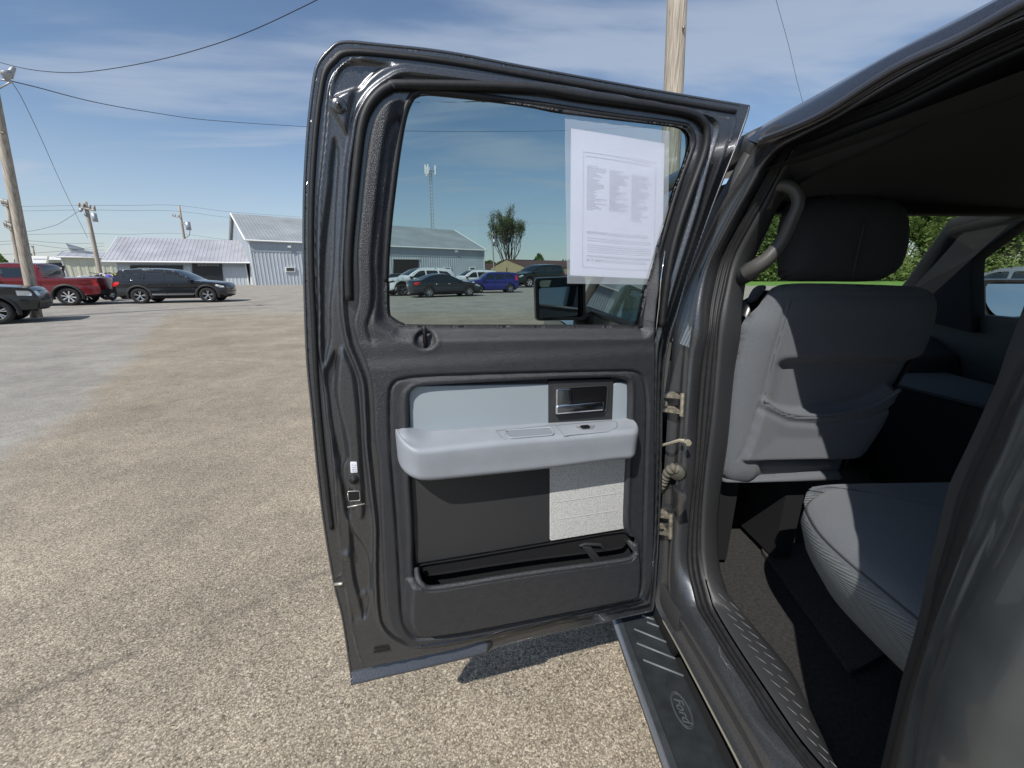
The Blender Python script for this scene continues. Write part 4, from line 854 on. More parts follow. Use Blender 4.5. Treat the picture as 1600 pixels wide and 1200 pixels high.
# ---------------- hinge side hardware between door and pillar
def hy(px, py, x=.50): return atx(px, py, x)
for (x0, y0, x1, y1) in ((1033,618,1066,640), (1028,806,1048,832)):
    a = hy(x0, y0, .49); b = hy(x1, y0+2, .525); c_ = hy(x1, y1+4, .525); d = hy(x0, y1, .49); mb = MB()
    for p, q in ((a, b), (d, c_)): mb.add([p, q, q+Vector((0, .05, 0)), p+Vector((0, .05, 0)), p-Vector((0, 0, .006)), q-Vector((0, 0, .006)), q+Vector((0, .05, -.006)), p+Vector((0, .05, -.006))], [(0,1,2,3),(4,5,6,7),(0,1,5,4),(1,2,6,5),(2,3,7,6),(3,0,4,7)])
    mb.tube([b+Vector((0, 0, .010)), c_-Vector((0, 0, .012))], .006, 8); mb.tube([a.lerp(d, .5)+Vector((.006, -.004, 0)), a.lerp(d, .5)+Vector((.006, -.014, 0))], .008, 6)
    mb.tube([a+Vector((0, .02, .006)), d+Vector((0, .02, -.006))], .005, 8)
    T(mb.build('door_hinge', MT['steel'], None, auto=30))
mb = MB(); mb.tube([hy(1030, 697, .495), hy(1048, 692, .50), hy(1062, 688, .515), hy(1070, 689, .525)], [.004, .004, .005, .006], 6); mb.tube([hy(1073, 690, .525)+Vector((0, -.002, 0)), hy(1073, 690, .525)+Vector((0, -.012, 0))], .0085, 6)
T(mb.build('check_strap', mat('strap_metal', (.5, .45, .34), .5, .5), None, True, auto=50))
mb = MB(); bp_ = sm([tuple(hy(*q)) for q in ((1026,768,.50),(1034,757,.505),(1040,745,.51),(1050,732,.515),(1058,733,.53))], False, 12); rr = [.013+.0028*math.sin(i*1.35) for i in range(len(bp_))]
mb.tube(bp_, rr, 12); T(mb.build('wiring_boot', mat('rubber_boot', (.12, .11, .085), .7), None, True))
mb = MB(); c_ = hy(1058, 738, .53); mb.tube([c_, c_+Vector((-.006, -.008, 0))], [.026, .020], 20); T(mb.build('boot_flange', mat('flange_rubber', (.07, .068, .055), .6), None, True))
mb = MB(); P_ = [hy(*q, .522)+Vector((-.004, -.012, 0)) for q in ((1052,762),(1072,772),(1077,784),(1061,803),(1050,790))]; mb.add(P_+[p+Vector((.01, .03, 0)) for p in P_], [(0,1,2,3,4)]+[(i, (i+1) % 5, 5+(i+1) % 5, 5+i) for i in range(5)]); T(mb.build('jamb_gusset', MT['jamb'], None, bev=.002))
# ---------------- running board
BZ_ = .45
bo = [G(x, y, BZ_) for x, y in ((965,958),(969,968),(1004,1050),(1057,1200),(1100,1330))]
def bx(y): return .412
xo, xi = bo[1].x, G(1105, 1131, BZ_).x
MT['board'] = mat('step_plastic', (.026, .030, .033), .5, noise=(30, .2), bump=(500, .4, .0008))
mb = MB(); sec = [(xo-.012, -.055), (xo-.020, -.03), (xo-.018, -.010), (xo-.008, .0), (xo+.004, .003), (xo+.010, -.001), (xi-.008, -.001), (xi, -.004), (xi+.002, -.05)]
V = [Vector((x, y, BZ_+z)) for y in (-.3, .2, .9, 1.9, 2.1) for x, z in sec]; k = len(sec)
mb.add(V, [(j*k+i, j*k+i+1, (j+1)*k+i+1, (j+1)*k+i) for j in range(4) for i in range(k-1)], 0); rb = mb.build('running_board', MT['board'], None, True, auto=40); T(rb)
mb = MB(); mb.box((xi-.015, -.4, .30), (2.3, 3.6, .42)); T(mb.build('underbody', MT['matte'], None))  # black block added to stand in for truck shade in the board gap
mb = MB(); mb.tube([Vector((xo-.014, y, BZ_-.012)) for y in (-.3, .5, 1.3, 2.1)], .010, 8); K(mb.build('board_edge_trim', mat('silver_trim', (.28, .30, .33), .35, .7), None, True), rb)
mb = MB()
for p, q in (((1011,972),(1032,980)), ((991,983),(1043,1004)), ((995,1005),(1055,1029)), ((1005,1031),(1068,1056)), ((1003,962),(1022,968))):
    a = G(*p, BZ_+.0015); b = G(*q, BZ_+.0015); mb.tube([a, b], .0030, 6)
K(mb.build('tread_bars', mat('worn_tread', (.14, .155, .165), .5), None, True), rb)
MT['emboss'] = mat('embossed_line', (.085, .093, .097), .45)
c_ = G(1065, 1109, BZ_); e_ = MB(); er = (.0245, .052)
for s in (1, .9): e_.tube([Vector((c_.x+.021*s*math.cos(a), c_.y+.046*s*math.sin(a), BZ_+.0006)) for a in np.linspace(0, 2*math.pi, 41)], .0007, 5, caps=False)
K(e_.build('emblem_oval', MT['emboss'], None, True), rb)
def text(body, name, M, m, parent, size=.02, ext=.0005, shear=0, align='CENTER'):
    cu = bpy.data.curves.new(name, 'FONT'); cu.body = body; cu.size = size; cu.extrude = ext; cu.shear = shear; cu.align_x = align; cu.align_y = 'CENTER'
    o = bpy.data.objects.new(name, cu); COL.objects.link(o); dg = bpy.context.evaluated_depsgraph_get(); me = bpy.data.meshes.new_from_object(o.evaluated_get(dg)); bpy.data.objects.remove(o)
    me.transform(M); me.materials.clear(); me.materials.append(m); q = bpy.data.objects.new(name, me); COL.objects.link(q); q.parent = parent; return q
text('Ford', 'emblem_lettering', Matrix.Translation((c_.x, c_.y, BZ_+.0008)) @ Matrix.Rotation(R(-90), 4, 'Z'), MT['emboss'], rb, .032, .0004, .35)
for y in (.1, 1.0, 1.8): mb = MB(); mb.box((xi-.04, y, BZ_-.06), (xi+.14, y+.05, BZ_-.02)); K(mb.build('board_bracket', MT['matte'], None), rb)
# rocker panel between board and sill, with bright pinch edge
rk = [Vector(p) for p in a_line if p[1] < 1.02 and p[2] < .62]; rk += [Vector((X0, 2.12, rk[0].z))] if 0 else []
mb = MB(); RK = [Vector((X0-.006, y, .57)) for y in (2.12, 1.5, 1.0)]+[]
ra = resamp([p for p in a_line if p[1] < .97 and p[2] < .66], 40)
V = [Vector(p) for p in ra]+[Vector((p[0]+.012, p[1], p[2]-.02)) for p in ra]+[Vector((p[0]+.045, p[1], .44)) for p in ra]
mb.add(V, [(j*40+i, j*40+i+1, (j+1)*40+i+1, (j+1)*40+i) for j in range(2) for i in range(39)]); mb.box((X0+.01, .9, .44), (X0+.05, 2.12, .60)); T(mb.build('rocker_panel', MT['matte'], None, True))
mb = MB(); mb.tube([Vector(p)+Vector((-.001, 0, 0)) for p in ra], .0028, 6); T(mb.build('sill_edge', mat('sill_edge_metal', (.45, .42, .34), .35, .6), None, True))
# left door mirror, seen through the open door's window
mir = MB(); q = [at(x, y, 1.92) for x, y in rounded([(836,435),(915,432),(915,500),(838,501)], 7)]; n = len(q); cen = sum(q, Vector())/n
V = q+[cen+(p-cen)*1.04+Vector((0, .03, 0)) for p in q]+[cen+(p-cen)*.95+Vector((0, .12, 0)) for p in q]+[cen+(p-cen)*.6+Vector((0, .18, 0)) for p in q]
mir.add(V, [(j*n+i, j*n+(i+1) % n, (j+1)*n+(i+1) % n, (j+1)*n+i) for j in range(3) for i in range(n)]+[tuple(range(3*n, 4*n))]); 
mr_ = mir.build('door_mirror', MT['black'], None, True); T(mr_)
def mirglass(pts, y, nm, par, tilt):
    P = [at(x, yy, y) for x, yy in rounded(pts, 5)]; c = sum(P, Vector())/len(P); P = [p+Vector((0, (p.x-c.x)*tilt, 0)) for p in P]; return K(mesh(nm, P, [tuple(range(len(P)))], MT['mirrorg'], None), par)
mirglass([(841,450),(911,447),(911,495),(842,496)], 1.925, 'mirror_glass', mr_, .25); mirglass([(841,438),(911,435.5),(911,446),(841,448.5)], 1.925, 'blind_spot_glass', mr_, .5)
mb = MB(); V = [at(x, y, 1.921) for x, y in rounded([(836,435),(915,432),(915,500),(838,501)], 7)]+[at(x, y, 1.923) for x, y in rounded([(841,438),(911,435.5),(911,495),(842,496)], 5)]
mb.add(V, [(i, (i+1) % n, n+(i+1) % n, n+i) for i in range(n)]); K(mb.build('mirror_rim', MT['black'], None, True), mr_)
mb = MB(); mb.tube([at(905, 497, 2.0), at(900, 505, 2.02), Vector((X0+.01, 2.02, 1.33))], [.03, .035, .04], 8); K(mb.build('mirror_arm', MT['black'], None, True), mr_)
# right door mirror
mir = MB(); q = [at(x, y, 2.0) for x, y in rounded([(1524,442),(1545,437),(1680,437),(1690,495),(1545,500),(1528,488)], 10)]; n = len(q); cen = sum(q, Vector())/n
V = q+[cen+(p-cen)*1.05+Vector((0, .03, 0)) for p in q]+[cen+(p-cen)*.8+Vector((0, .14, 0)) for p in q]
mir.add(V, [(j*n+i, j*n+(i+1) % n, (j+1)*n+(i+1) % n, (j+1)*n+i) for j in range(2) for i in range(n)]+[tuple(range(2*n, 3*n))]); mr2 = mir.build('door_mirror', MT['black'], None, True); T(mr2)
mb = MB(); inn = [at(x, y, 2.003) for x, y in rounded([(1540,444),(1555,441),(1672,441),(1680,491),(1552,495),(1541,480)], 9)]; V = [p-Vector((0, .002, 0)) for p in q]+inn; mb.add(V, [(i, (i+1) % n, n+(i+1) % n, n+i) for i in range(n)]); K(mb.build('mirror_rim', MT['black'], None, True), mr2)
c = sum(inn, Vector())/n; K(mesh('mirror_glass', [p+Vector((0, .004+(p.z-c.z)*.22, 0)) for p in inn], [tuple(range(n))], MT['mirrorg'], None), mr2)
mb = MB(); mb.tube([at(1540, 490, 2.05), Vector((2.36, 2.05, 1.34))], .03, 8); K(mb.build('mirror_arm', MT['black'], None, True), mr2)

# ================================================================== vehicles in the lot
PAL = {}
def paintm(name, col, metal=.5, rough=.28):
    if name not in PAL: PAL[name] = mat(name, col, rough, metal, .7, noise=(6, .05))
    return PAL[name]
MT['cglass'] = mat('dark_vehicle_glass', (.012, .016, .018), .04, spec=.9)
MT['lampred'] = mat('red_lamp_lens', (.55, .02, .02), .15, coat=.5); MT['lampclr'] = mat('clear_lamp_lens', (.65, .68, .70), .1, .3, .5)
MT['cladding'] = mat('black_cladding', (.02, .02, .022), .6)
def arc(cx_, r, zc_, z0, n=9):
    a0 = math.asin((z0-zc_)/r); return [(cx_+r*math.cos(a), zc_+r*math.sin(a)) for a in np.linspace(a0, math.pi-a0, n)]
def vehicle(name, label, cat, loc, head, K_, P, group='vehicles parked across the lot'):
    """P: profile dict. x forward, z up, metres. Side sheets follow the traced silhouette with arches cut out."""
    root = empty(name, loc, head); root.scale = (K_,)*3; tag(root, label, cat, group)
    L2_ = P['L']/2; Wd = P['W']/2; bz = P['belt']; top = P['top']; r = P['r']; zc_ = r; xf, xr_ = P['axles']; z0 = P.get('z0', .30)
    ra = r*1.16
    # silhouette: front bottom -> over the top -> rear bottom -> underside with arches going forward
    sil = sm(top, False, 3).tolist()
    bot = [(xr_-ra*1.02, z0)]+arc(xr_, ra, zc_, z0)[::-1]+[(xf-ra*1.05, z0-.02)]+arc(xf, ra, zc_, z0)[::-1]
    bot = sorted([(xr_+ra*math.cos(a), zc_+ra*math.sin(a)) for a in np.linspace(math.pi-math.asin((z0-zc_)/ra)*1, math.asin((z0-zc_)/ra), 11)])+sorted([(xf+ra*math.cos(a), zc_+ra*math.sin(a)) for a in np.linspace(math.pi-math.asin((z0-zc_)/ra), math.asin((z0-zc_)/ra), 11)])
    poly = np.array(sil+bot)
    tum = P.get('tum', .30); zt_ = P['H']
    def hw(x, z):
        x = np.asarray(x, float); z = np.asarray(z, float)
        e = np.clip((np.abs(x)-(L2_-.75))/.75, 0, 1); w = Wd-.16*e**2.2-tum*np.clip(z-bz, 0, 9)*1.0
        w = w-.05*np.clip((.55-z)/.3, 0, 1)**2+.012*np.exp(-((z-bz+.10)/.07)**2)-.012*np.exp(-((z-bz+.28)/.12)**2)
        cb = P.get('cab');
        return w
    pm = P['paint']
    bodyparts = []
    for sg in (1, -1):
        fr = lambda a, b, w, sg=sg: np.stack([a, sg*(hw(a, b)+w), b], 1)
        o = hf('body_side', poly, [], lambda X: 0*X[:, 0], .045, fr, pm, root); bodyparts.append(o)
        for nm, wp in P['windows']:
            wp_ = np.array(rounded(wp, .06, 3)); hf(nm, wp_, [], lambda X: 0*X[:, 0]+.006, .07, fr, MT['cglass'], root)
        for nm, wp, mm in P.get('patches', []):
            hf(nm, np.array(wp), [], lambda X: 0*X[:, 0]+.009, .06, fr, mm, root)
        if P.get('flare'):
            for cx_ in (xf, xr_):
                pts_o = [(cx_+(ra+.10)*math.cos(a), zc_+(ra+.09)*math.sin(a)) for a in np.linspace(-.25, math.pi+.25, 19)]; pts_i = [(cx_+ra*math.cos(a), zc_+ra*math.sin(a)) for a in np.linspace(math.pi+.25, -.25, 19)]
                V = []; 
                for (a, b), (c, d) in zip(pts_o, pts_i[::-1]):
                    h_ = float(hw(a, max(b, .3))); V += [(a, sg*(h_+.0), b), (a*.5+c*.5, sg*(h_+P['flare']), b*.5+d*.5), (c, sg*(h_+P['flare']*.9), d), (c, sg*(h_-.12), d)]
                mesh('wheel_flare', V, [(i*4+j, i*4+j+1, i*4+j+5, i*4+j+4) for i in range(18) for j in range(3)], MT['cladding'] if P.get('fm') is None else P['fm'], root, True)
        if 'handles' in P:
            for hx in P['handles']: mb = MB(); h_ = float(hw(hx, bz-.13)); mb.tube([(hx-.09, sg*(h_+.02), bz-.13), (hx+.09, sg*(h_+.02), bz-.13)], .016, 6); mb.build('door_handle', P.get('hm', pm), root, True)
        if 'seams' in P:
            for sx_, s0, s1 in P['seams']:
                mb = MB(); q_ = [(sx_+(.0 if z > .6 else .0), sg*(float(hw(sx_, z))+.002), z) for z in np.linspace(s0, s1, 6)]; mb.tube(q_, .006, 4); mb.build('door_gap', MT['matte'], root)
        # mirror
        mx_, mz_ = P['mirror']; h_ = float(hw(mx_, mz_)); mb = MB(); mb.box((mx_-.06, sg*(h_+.02), mz_-.06), (mx_+.07, sg*(h_+.22), mz_+.09)); mb.build('mirror', P.get('mm', pm), root, bev=.02)
    # crown strip over hood, roof and ends
    n = len(sil); ts = np.linspace(-1, 1, 9); V = []
    for i, (x, z) in enumerate(sil):
        tx = np.array(sil[min(i+1, n-1)])-np.array(sil[max(i-1, 0)]); nn = np.array((tx[1], -tx[0])); nn = nn/np.linalg.norm(nn)*(1 if nn @ np.array((x*.6, max(z-.7, .0)+.01)) >= 0 else -1)
        if i == 0 or i == n-1: pass
        h_ = float(hw(x, z)); endy = abs(x) > L2_-.35
        for t in ts: V.append((x+nn[0]*.06*(1-t*t)*(1.8 if endy else 1), h_*t, z+nn[1]*.05*(1-t*t)))
    m_ = len(ts)
    wsr = P['glassidx']                               # (x ranges, min z) where the strip is glass
    mi = []; f = []
    for i in range(n-1):
        xm = (sil[i][0]+sil[i+1][0])/2; zm = (sil[i][1]+sil[i+1][1])/2; gl = any(a <= xm <= b and zm > c for a, b, c in wsr)
        for j in range(m_-1): f.append((i*m_+j, i*m_+j+1, (i+1)*m_+j+1, (i+1)*m_+j)); mi.append(1 if gl and 0 < j < m_-2 else (2 if zm < P.get('blk', .0) else 0))
    top_ = mesh('body_top', V, f, [pm, MT['cglass'], MT['cladding']], root, True, mi); sharp(top_, 40)
    # front and rear lamps/grille sit just proud of the ends
    for nm, yc, ww, z_, hh, end, mm in P['ends']:
        for sy in ((1, -1) if yc else (1,)):
            mb = MB(); xs_ = [s for s in sil if (s[0] > 0) == (end > 0)]; zz = [z_-hh/2, z_+hh/2]
            yy = np.linspace(sy*yc-ww/2, sy*yc+ww/2, 7); V = []
            for z in zz:
                xe = float(np.interp(z, *zip(*sorted([(q[1], q[0]) for q in xs_ if abs(q[0]) > L2_-.45])))); h_ = float(hw(xe, z))
                for y in yy: t = min(1, abs(y)/h_); V.append((xe+end*(.10*(1-t*t)+.012+.0), y, z))
            V2 = [(a-end*.05, b, c) for a, b, c in V]
            mb.add(V+V2, [(i, i+1, 7+i+1, 7+i) for i in range(6)]+[(i, i+1, 14+i+1, 14+i) for i in range(6)]+[(7+i, 8+i, 22+i, 21+i) for i in range(6)]); mb.build(nm, mm, root, auto=40)
    mb = MB(); mb.box((-L2_+.25, -Wd+.22, z0-.06), (L2_-.25, Wd-.22, min(bz-.15, z0+.55))); mb.build('underbody', MT['matte'], root)
    for x_ in (xf, xr_):
        for sg in (1, -1): 
            w_ = wheel('wheel', (x_, sg*(Wd-.13), r), r, .24, None, Vector((0, 1, 0)), P.get('rim', MT['alloy']), 24, P.get('spokes', 5), P.get('sty', 0)); w_.parent = root
    return root
def place(fr_px, rr_px, wb):
    """position, heading and scale from the two near wheels' contact points"""
    a = G(*fr_px); b = G(*rr_px); d = (a-b); L = Vector((d.x, d.y, 0)).length; h = math.atan2(d.y, d.x); k = L/wb
    return a, b, h, k
def veh(name, label, cat, fpx, rpx, P, k=None, near=1, Wd=None, head=None):
    if head is None: a, b, h, kk = place(fpx, rpx, P['axles'][0]-P['axles'][1]); k = k or kk
    else:
        h = head; dv = Vector((math.cos(h), math.sin(h), 0))*(P['axles'][0]-P['axles'][1])*k
        if fpx: a = G(*fpx); b = a-dv
        else: b = G(*rpx); a = b+dv
    side_ = Vector((math.cos(h+math.pi/2), math.sin(h+math.pi/2), 0)); mid = (a+b)/2; mx_ = sum(P['axles'])/2
    if side_.y < 0: side_ = -side_
    c = mid+side_*(P['W']/2-.13)*k-Vector((math.cos(h), math.sin(h), 0))*mx_*k
    return vehicle(name, label, cat, (c.x, c.y, GZ), h, k, P)
SUVTOP = [(2.42,.34),(2.50,.48),(2.52,.75),(2.47,.93),(2.36,1.02),(1.8,1.10),(1.28,1.15),(1.12,1.19),(.75,1.42),(.38,1.62),(.12,1.70),(-.5,1.75),(-1.3,1.75),(-1.95,1.70),(-2.12,1.64),(-2.32,1.28),(-2.42,1.08),(-2.48,.95),(-2.50,.62),(-2.44,.36)]
black = paintm('black_paint', (.012, .013, .016), .3, .2)
suv = dict(L=5.0, W=1.96, H=1.76, belt=1.10, top=SUVTOP, r=.40, axles=(1.62, -1.38), paint=black, tum=.32, z0=.30, flare=.02, mirror=(.98, 1.14), handles=(.05, -.95), hm=MT['cladding'],
  windows=[('front_window', [(.92,1.14),(.42,1.50),(.22,1.58),(-.08,1.60),(-.12,1.14)]), ('rear_window', [(-.20,1.14),(-.18,1.60),(-.98,1.60),(-1.12,1.14)]), ('quarter_window', [(-1.22,1.16),(-1.10,1.58),(-1.72,1.54),(-1.98,1.34),(-2.0,1.24)])],
  patches=[('headlamp', [(2.02,.90),(2.12,.97),(2.42,.88),(2.44,.80),(2.25,.80)], MT['lampclr']), ('tail_lamp', [(-2.12,1.0),(-2.1,1.12),(-2.36,1.10),(-2.44,.98),(-2.43,.88),(-2.3,.9)], MT['lampred']), ('sill_strip', [(-.95,.42),(-.95,.46),(1.0,.46),(1.0,.42)], MT['dash_pale'])],
  seams=[(-.16,.45,1.10),(-1.0,.5,1.10),(.95,.45,1.10)], glassidx=[(.16,1.06,1.20),(-2.36,-2.12,1.25)], ends=[('grille', 0, 1.1, .72, .30, 1, MT['cladding'])], spokes=5, sty=1, blk=.42)
def var(b, **k): d = dict(b); d.update(k); return d
veh('parked_suv', 'black three-row suv parked side-on in front of the low grey workshop', 'suv', (328,472.5), (223,474.5), suv)
white = paintm('white_paint', (.78, .79, .78), 0, .3)
s2 = var(suv, paint=white, L=4.9, axles=(1.58,-1.38), W=1.95, patches=[('headlamp', [(2.05,.92),(2.15,.98),(2.44,.92),(2.46,.84),(2.3,.85)], MT['cladding']), ('tail_lamp', suv['patches'][1][1], MT['lampred']), ('lower_cladding', [(-1.0,.33),(-1.0,.45),(1.0,.45),(1.0,.33)], MT['cladding'])], ends=[('grille', 0, 1.3, .90, .12, 1, MT['cladding']), ('bumper_grille', 0, 1.2, .52, .16, 1, MT['cladding'])], mm=MT['cladding'])
veh('parked_suv', 'white suv with black fender trim parked nose left behind the dark sedan', 'suv', (629,462.4), (693,460.2), s2)
veh('parked_suv', 'white suv showing its roof and windscreen between the sedan and the blue hatchback', 'suv', (719,454.8), (765,453.6), var(s2, flare=0))
SED = [(2.38,.28),(2.43,.45),(2.42,.62),(2.30,.76),(1.75,.90),(1.10,.98),(.95,1.02),(.55,1.22),(.12,1.40),(-.25,1.46),(-.75,1.45),(-1.2,1.36),(-1.65,1.18),(-1.85,1.10),(-2.25,1.06),(-2.36,1.0),(-2.42,.75),(-2.40,.48),(-2.34,.32)]
sed = dict(L=4.86, W=1.86, H=1.46, belt=.98, top=SED, r=.34, axles=(1.46,-1.40), paint=paintm('slate_paint', (.020,.028,.038), .5, .25), tum=.40, z0=.24, mirror=(.78,1.0), handles=(.02,-.85), hm=MT['alloy'],
  windows=[('front_window', [(.80,1.02),(.42,1.24),(.15,1.33),(-.08,1.36),(-.12,1.0)]), ('rear_window', [(-.20,1.0),(-.17,1.37),(-.70,1.36),(-1.02,1.26),(-1.25,1.08),(-1.05,1.02)])],
  patches=[('tail_lamp', [(-1.98,.88),(-1.95,.98),(-2.28,.98),(-2.36,.90),(-2.35,.80),(-2.1,.80)], MT['lampred']), ('headlamp', [(1.85,.76),(2.0,.82),(2.30,.72),(2.32,.66),(2.1,.66)], MT['lampclr'])], seams=[(-.16,.3,.98),(-1.05,.45,.98),(.88,.4,.98)],
  glassidx=[(.0,.92,1.02),(-1.72,-.85,1.12)], ends=[('grille', 0, .9, .55, .2, 1, MT['cladding']), ('number_plate', 0, .35, .78, .14, -1, MT['greyflat'])], spokes=8, sty=0)
veh('parked_sedan', 'dark slate sedan with red tail lamp parked in front of the white suv', 'sedan', (733,463), (670.4,465), sed)
BOX = [(2.02,.30),(2.08,.5),(2.07,.72),(1.98,.90),(1.75,.99),(1.30,1.06),(1.16,1.10),(.85,1.36),(.60,1.54),(.4,1.60),(-.4,1.62),(-1.3,1.60),(-1.80,1.55),(-1.92,1.40),(-1.98,1.05),(-2.03,.70),(-1.98,.40),(-1.92,.34)]
veh('parked_hatchback', 'boxy purple-blue hatchback parked nose left beside the sedan', 'hatchback', (749,458), (797,457.4), dict(L=4.14, W=1.80, H=1.62, belt=1.04, top=BOX, r=.35, axles=(1.30,-1.27), paint=paintm('indigo_paint', (.025,.03,.20), .4, .22), tum=.22, z0=.28, mirror=(.92,1.08), handles=(.1,-.75),
  windows=[('front_window', [(.95,1.08),(.62,1.40),(.45,1.49),(.10,1.50),(.08,1.06)]), ('rear_window', [(0,1.06),(.02,1.50),(-.75,1.49),(-.82,1.08)]), ('quarter_window', [(-.92,1.12),(-.88,1.48),(-1.4,1.46),(-1.6,1.22)])], patches=[('headlamp', [(1.65,.86),(1.75,.93),(1.98,.84),(2.0,.74),(1.8,.74)], MT['lampclr']), ('tail_lamp', [(-1.72,1.0),(-1.7,1.4),(-1.86,1.4),(-1.92,1.0)], MT['lampred'])],
  seams=[(.04,.35,1.04),(-.85,.5,1.04),(1.0,.4,1.04)], glassidx=[(.55,1.18,1.12),(-1.98,-1.86,1.1)], ends=[('grille', 0, .9, .5, .22, 1, MT['cladding'])], spokes=5, sty=1))
veh('parked_crossover', 'dark green-black crossover parked nose left beyond the door mirror', 'crossover', (826,449.3), (868,448.2), var(suv, paint=paintm('dark_green_paint', (.010,.022,.020), .4, .22), rim=paintm('bright_rim', (.8,.8,.8), .6, .3), L=4.8, axles=(1.45,-1.40)))
veh('parked_sedan', 'small grey car half hidden between the blue hatchback and the crossover', 'sedan', (812,447.3), (836,446.8), var(sed, paint=paintm('grey_paint', (.12,.13,.14), .6, .3)))
veh('parked_sedan', 'silver car beside the right edge of the white printed sheet', 'sedan', (878,446.5), (905,446.0), var(sed, paint=paintm('silver_paint', (.30,.36,.45), .6, .3)))
# pickups
PKT = [(2.78,.45),(2.88,.60),(2.88,.85),(2.80,1.08),(2.66,1.16),(2.0,1.22),(1.40,1.26),(1.28,1.30),(.95,1.60),(.70,1.80),(.45,1.87),(-.1,1.90),(-.75,1.87),(-.95,1.80),(-1.02,1.45),(-1.04,1.27),(-1.10,1.25),(-1.9,1.25),(-2.78,1.26),(-2.84,1.20),(-2.86,.8),(-2.86,.62),(-2.80,.52)]
pk_ = dict(L=5.76, W=2.02, H=1.9, belt=1.24, top=PKT, r=.42, axles=(1.86,-1.72), paint=paintm('charcoal_paint', (.022,.026,.028), .5, .25), tum=.24, z0=.46, flare=.07, mirror=(1.02,1.32), handles=(.35,-.55), windows=[('front_window', [(1.12,1.30),(.85,1.56),(.66,1.70),(.38,1.72),(.34,1.28)]), ('rear_window', [(.24,1.28),(.27,1.73),(-.70,1.71),(-.84,1.30)])],
  patches=[('headlamp', [(2.45,.92),(2.45,1.08),(2.72,1.06),(2.78,.98),(2.76,.90)], MT['lampclr']), ('tail_lamp', [(-2.66,.88),(-2.66,1.20),(-2.80,1.20),(-2.82,.88)], MT['lampred'])], seams=[(.29,.5,1.24),(-.92,.5,1.86),(1.18,.5,1.24)],
  glassidx=[(.66,1.30,1.32),(-1.03,-.95,1.35)], ends=[('grille', 0, 1.25, .92, .30, 1, MT['cladding']), ('headlamp', .80, .25, .98, .15, 1, MT['lampclr']), ('bumper', 0, 1.85, .60, .16, 1, MT['cladding'])], spokes=6, sty=1, blk=.7)
p1 = veh('parked_pickup', 'dark charcoal pickup nosing in at the far left edge near the wooden pole', 'pickup truck', (0,507), None, pk_, .92, head=R(36))
veh('parked_pickup', 'red pickup with black fender flares parked facing away left beside the black suv', 'pickup truck', None, (113,477.5), var(pk_, paint=paintm('red_paint', (.17,.012,.018), .4, .25), rim=paintm('machined_rim', (.75,.75,.75), .8, .3), spokes=8, sty=0), 1.02, head=R(203))
veh('parked_pickup', 'black pickup with its roof against the open garage door behind the white suv', 'pickup truck', (598,450.5), (640,450.0), var(pk_, paint=paintm('jet_paint', (.01,.01,.011), .3, .3)))
veh('parked_sedan', 'pale silver car behind the red pickup bed, only its roof and windows showing', 'sedan', (98,462), (158,461.5), var(sed, paint=paintm('silver_paint', (.30,.36,.45), .6, .3)), None)
a = at(1600, 480, 13.0)
sv = vehicle('parked_suv', 'silver suv parked on the lot beyond the pickup far side window', 'suv', (18.2, 13.2, GZ), R(100), .98, var(suv, paint=paintm('grey_silver_paint', (.26,.28,.29), .6, .3)))
# motorcycles parked between the red pickup and the black suv
def bike(name, label, loc, rz, c1, c2, c3):
    root = empty(name, loc, rz); tag(root, label, 'motorcycle', 'motocross bikes beside the black suv')
    for x in (.68, -.68): w_ = wheel('wheel', (x, 0, .34), .34, .10, None, Vector((0, 1, 0)), MT['alloy'], 20, 8, 0); w_.parent = root
    mb = MB(); mb.tube([(.68,0,.34),(.45,0,1.0),(.40,0,1.12)], .03, 6); mb.tube([(-.68,0,.34),(-.1,0,.42),(.1,0,.35),(.42,0,.85)], .035, 6); mb.tube([(.36,-.36,1.18),(.40,0,1.12),(.36,.36,1.18)], .014, 6); mb.build('frame', MT['matte'], root, True)
    mb = MB(); mb.tube([(.05,0,.55),(.12,0,.45),(.18,0,.62)], [.13,.16,.12], 10); mb.build('engine', MT['steel'], root, True)
    mb = MB(); mb.tube([(.42,0,.92),(.20,0,.98),(.0,0,.90)], [.07,.14,.10], 8); mb.box((.25,-.17,.62),(.50,.17,.88)); mb.build('tank', c1, root, bev=.02)
    mb = MB(); mb.tube([(.02,0,.93),(-.4,0,.95),(-.66,0,1.0)], [.08,.07,.05], 8); mb.build('saddle', MT['cladding'], root, True)
    mb = MB(); mb.tube([(-.40,0,.88),(-.75,0,.98),(-1.0,0,.96)], [.10,.09,.03], 6); mb.build('mudguard', c2, root, True); mb = MB(); mb.tube([(.95,0,.72),(.72,0,.80),(.5,0,.78)], [.03,.07,.06], 6); mb.build('mudguard', c2, root, True)
    mb = MB(); mb.box((.47,-.11,.92),(.53,.11,1.16)); mb.build('number_board', c3, root, bev=.02); mb = MB(); mb.box((-.45,-.14,.66),(-.2,.14,.88)); mb.build('number_board', c3, root, bev=.02)
P_ = lambda n_, c: paintm(n_, c, 0, .4)
for i, (px, py, rz, cols, lb) in enumerate(((158,471,100,(P_('bike_black',(.02,.02,.02)),P_('bike_white',(.8,.8,.8)),P_('bike_white',(.8,.8,.8))), 'black and white dirt bike nearest the red pickup tail'), (172,468,80,(P_('bike_violet',(.12,.08,.55)),P_('bike_white',(.8,.8,.8)),P_('bike_yellow',(.55,.5,.08))), 'violet and yellow dirt bike between two others'), (186,467,95,(P_('bike_violet',(.12,.08,.55)),P_('bike_violet',(.12,.08,.55)),P_('bike_white',(.8,.8,.8))), 'violet dirt bike half behind the black suv tail lamp'))):
    g = G(px, py); bike('dirt_bike', lb, g, R(rz), *cols)
bpy.data.objects['dirt_bike'].scale = (1.25,)*3
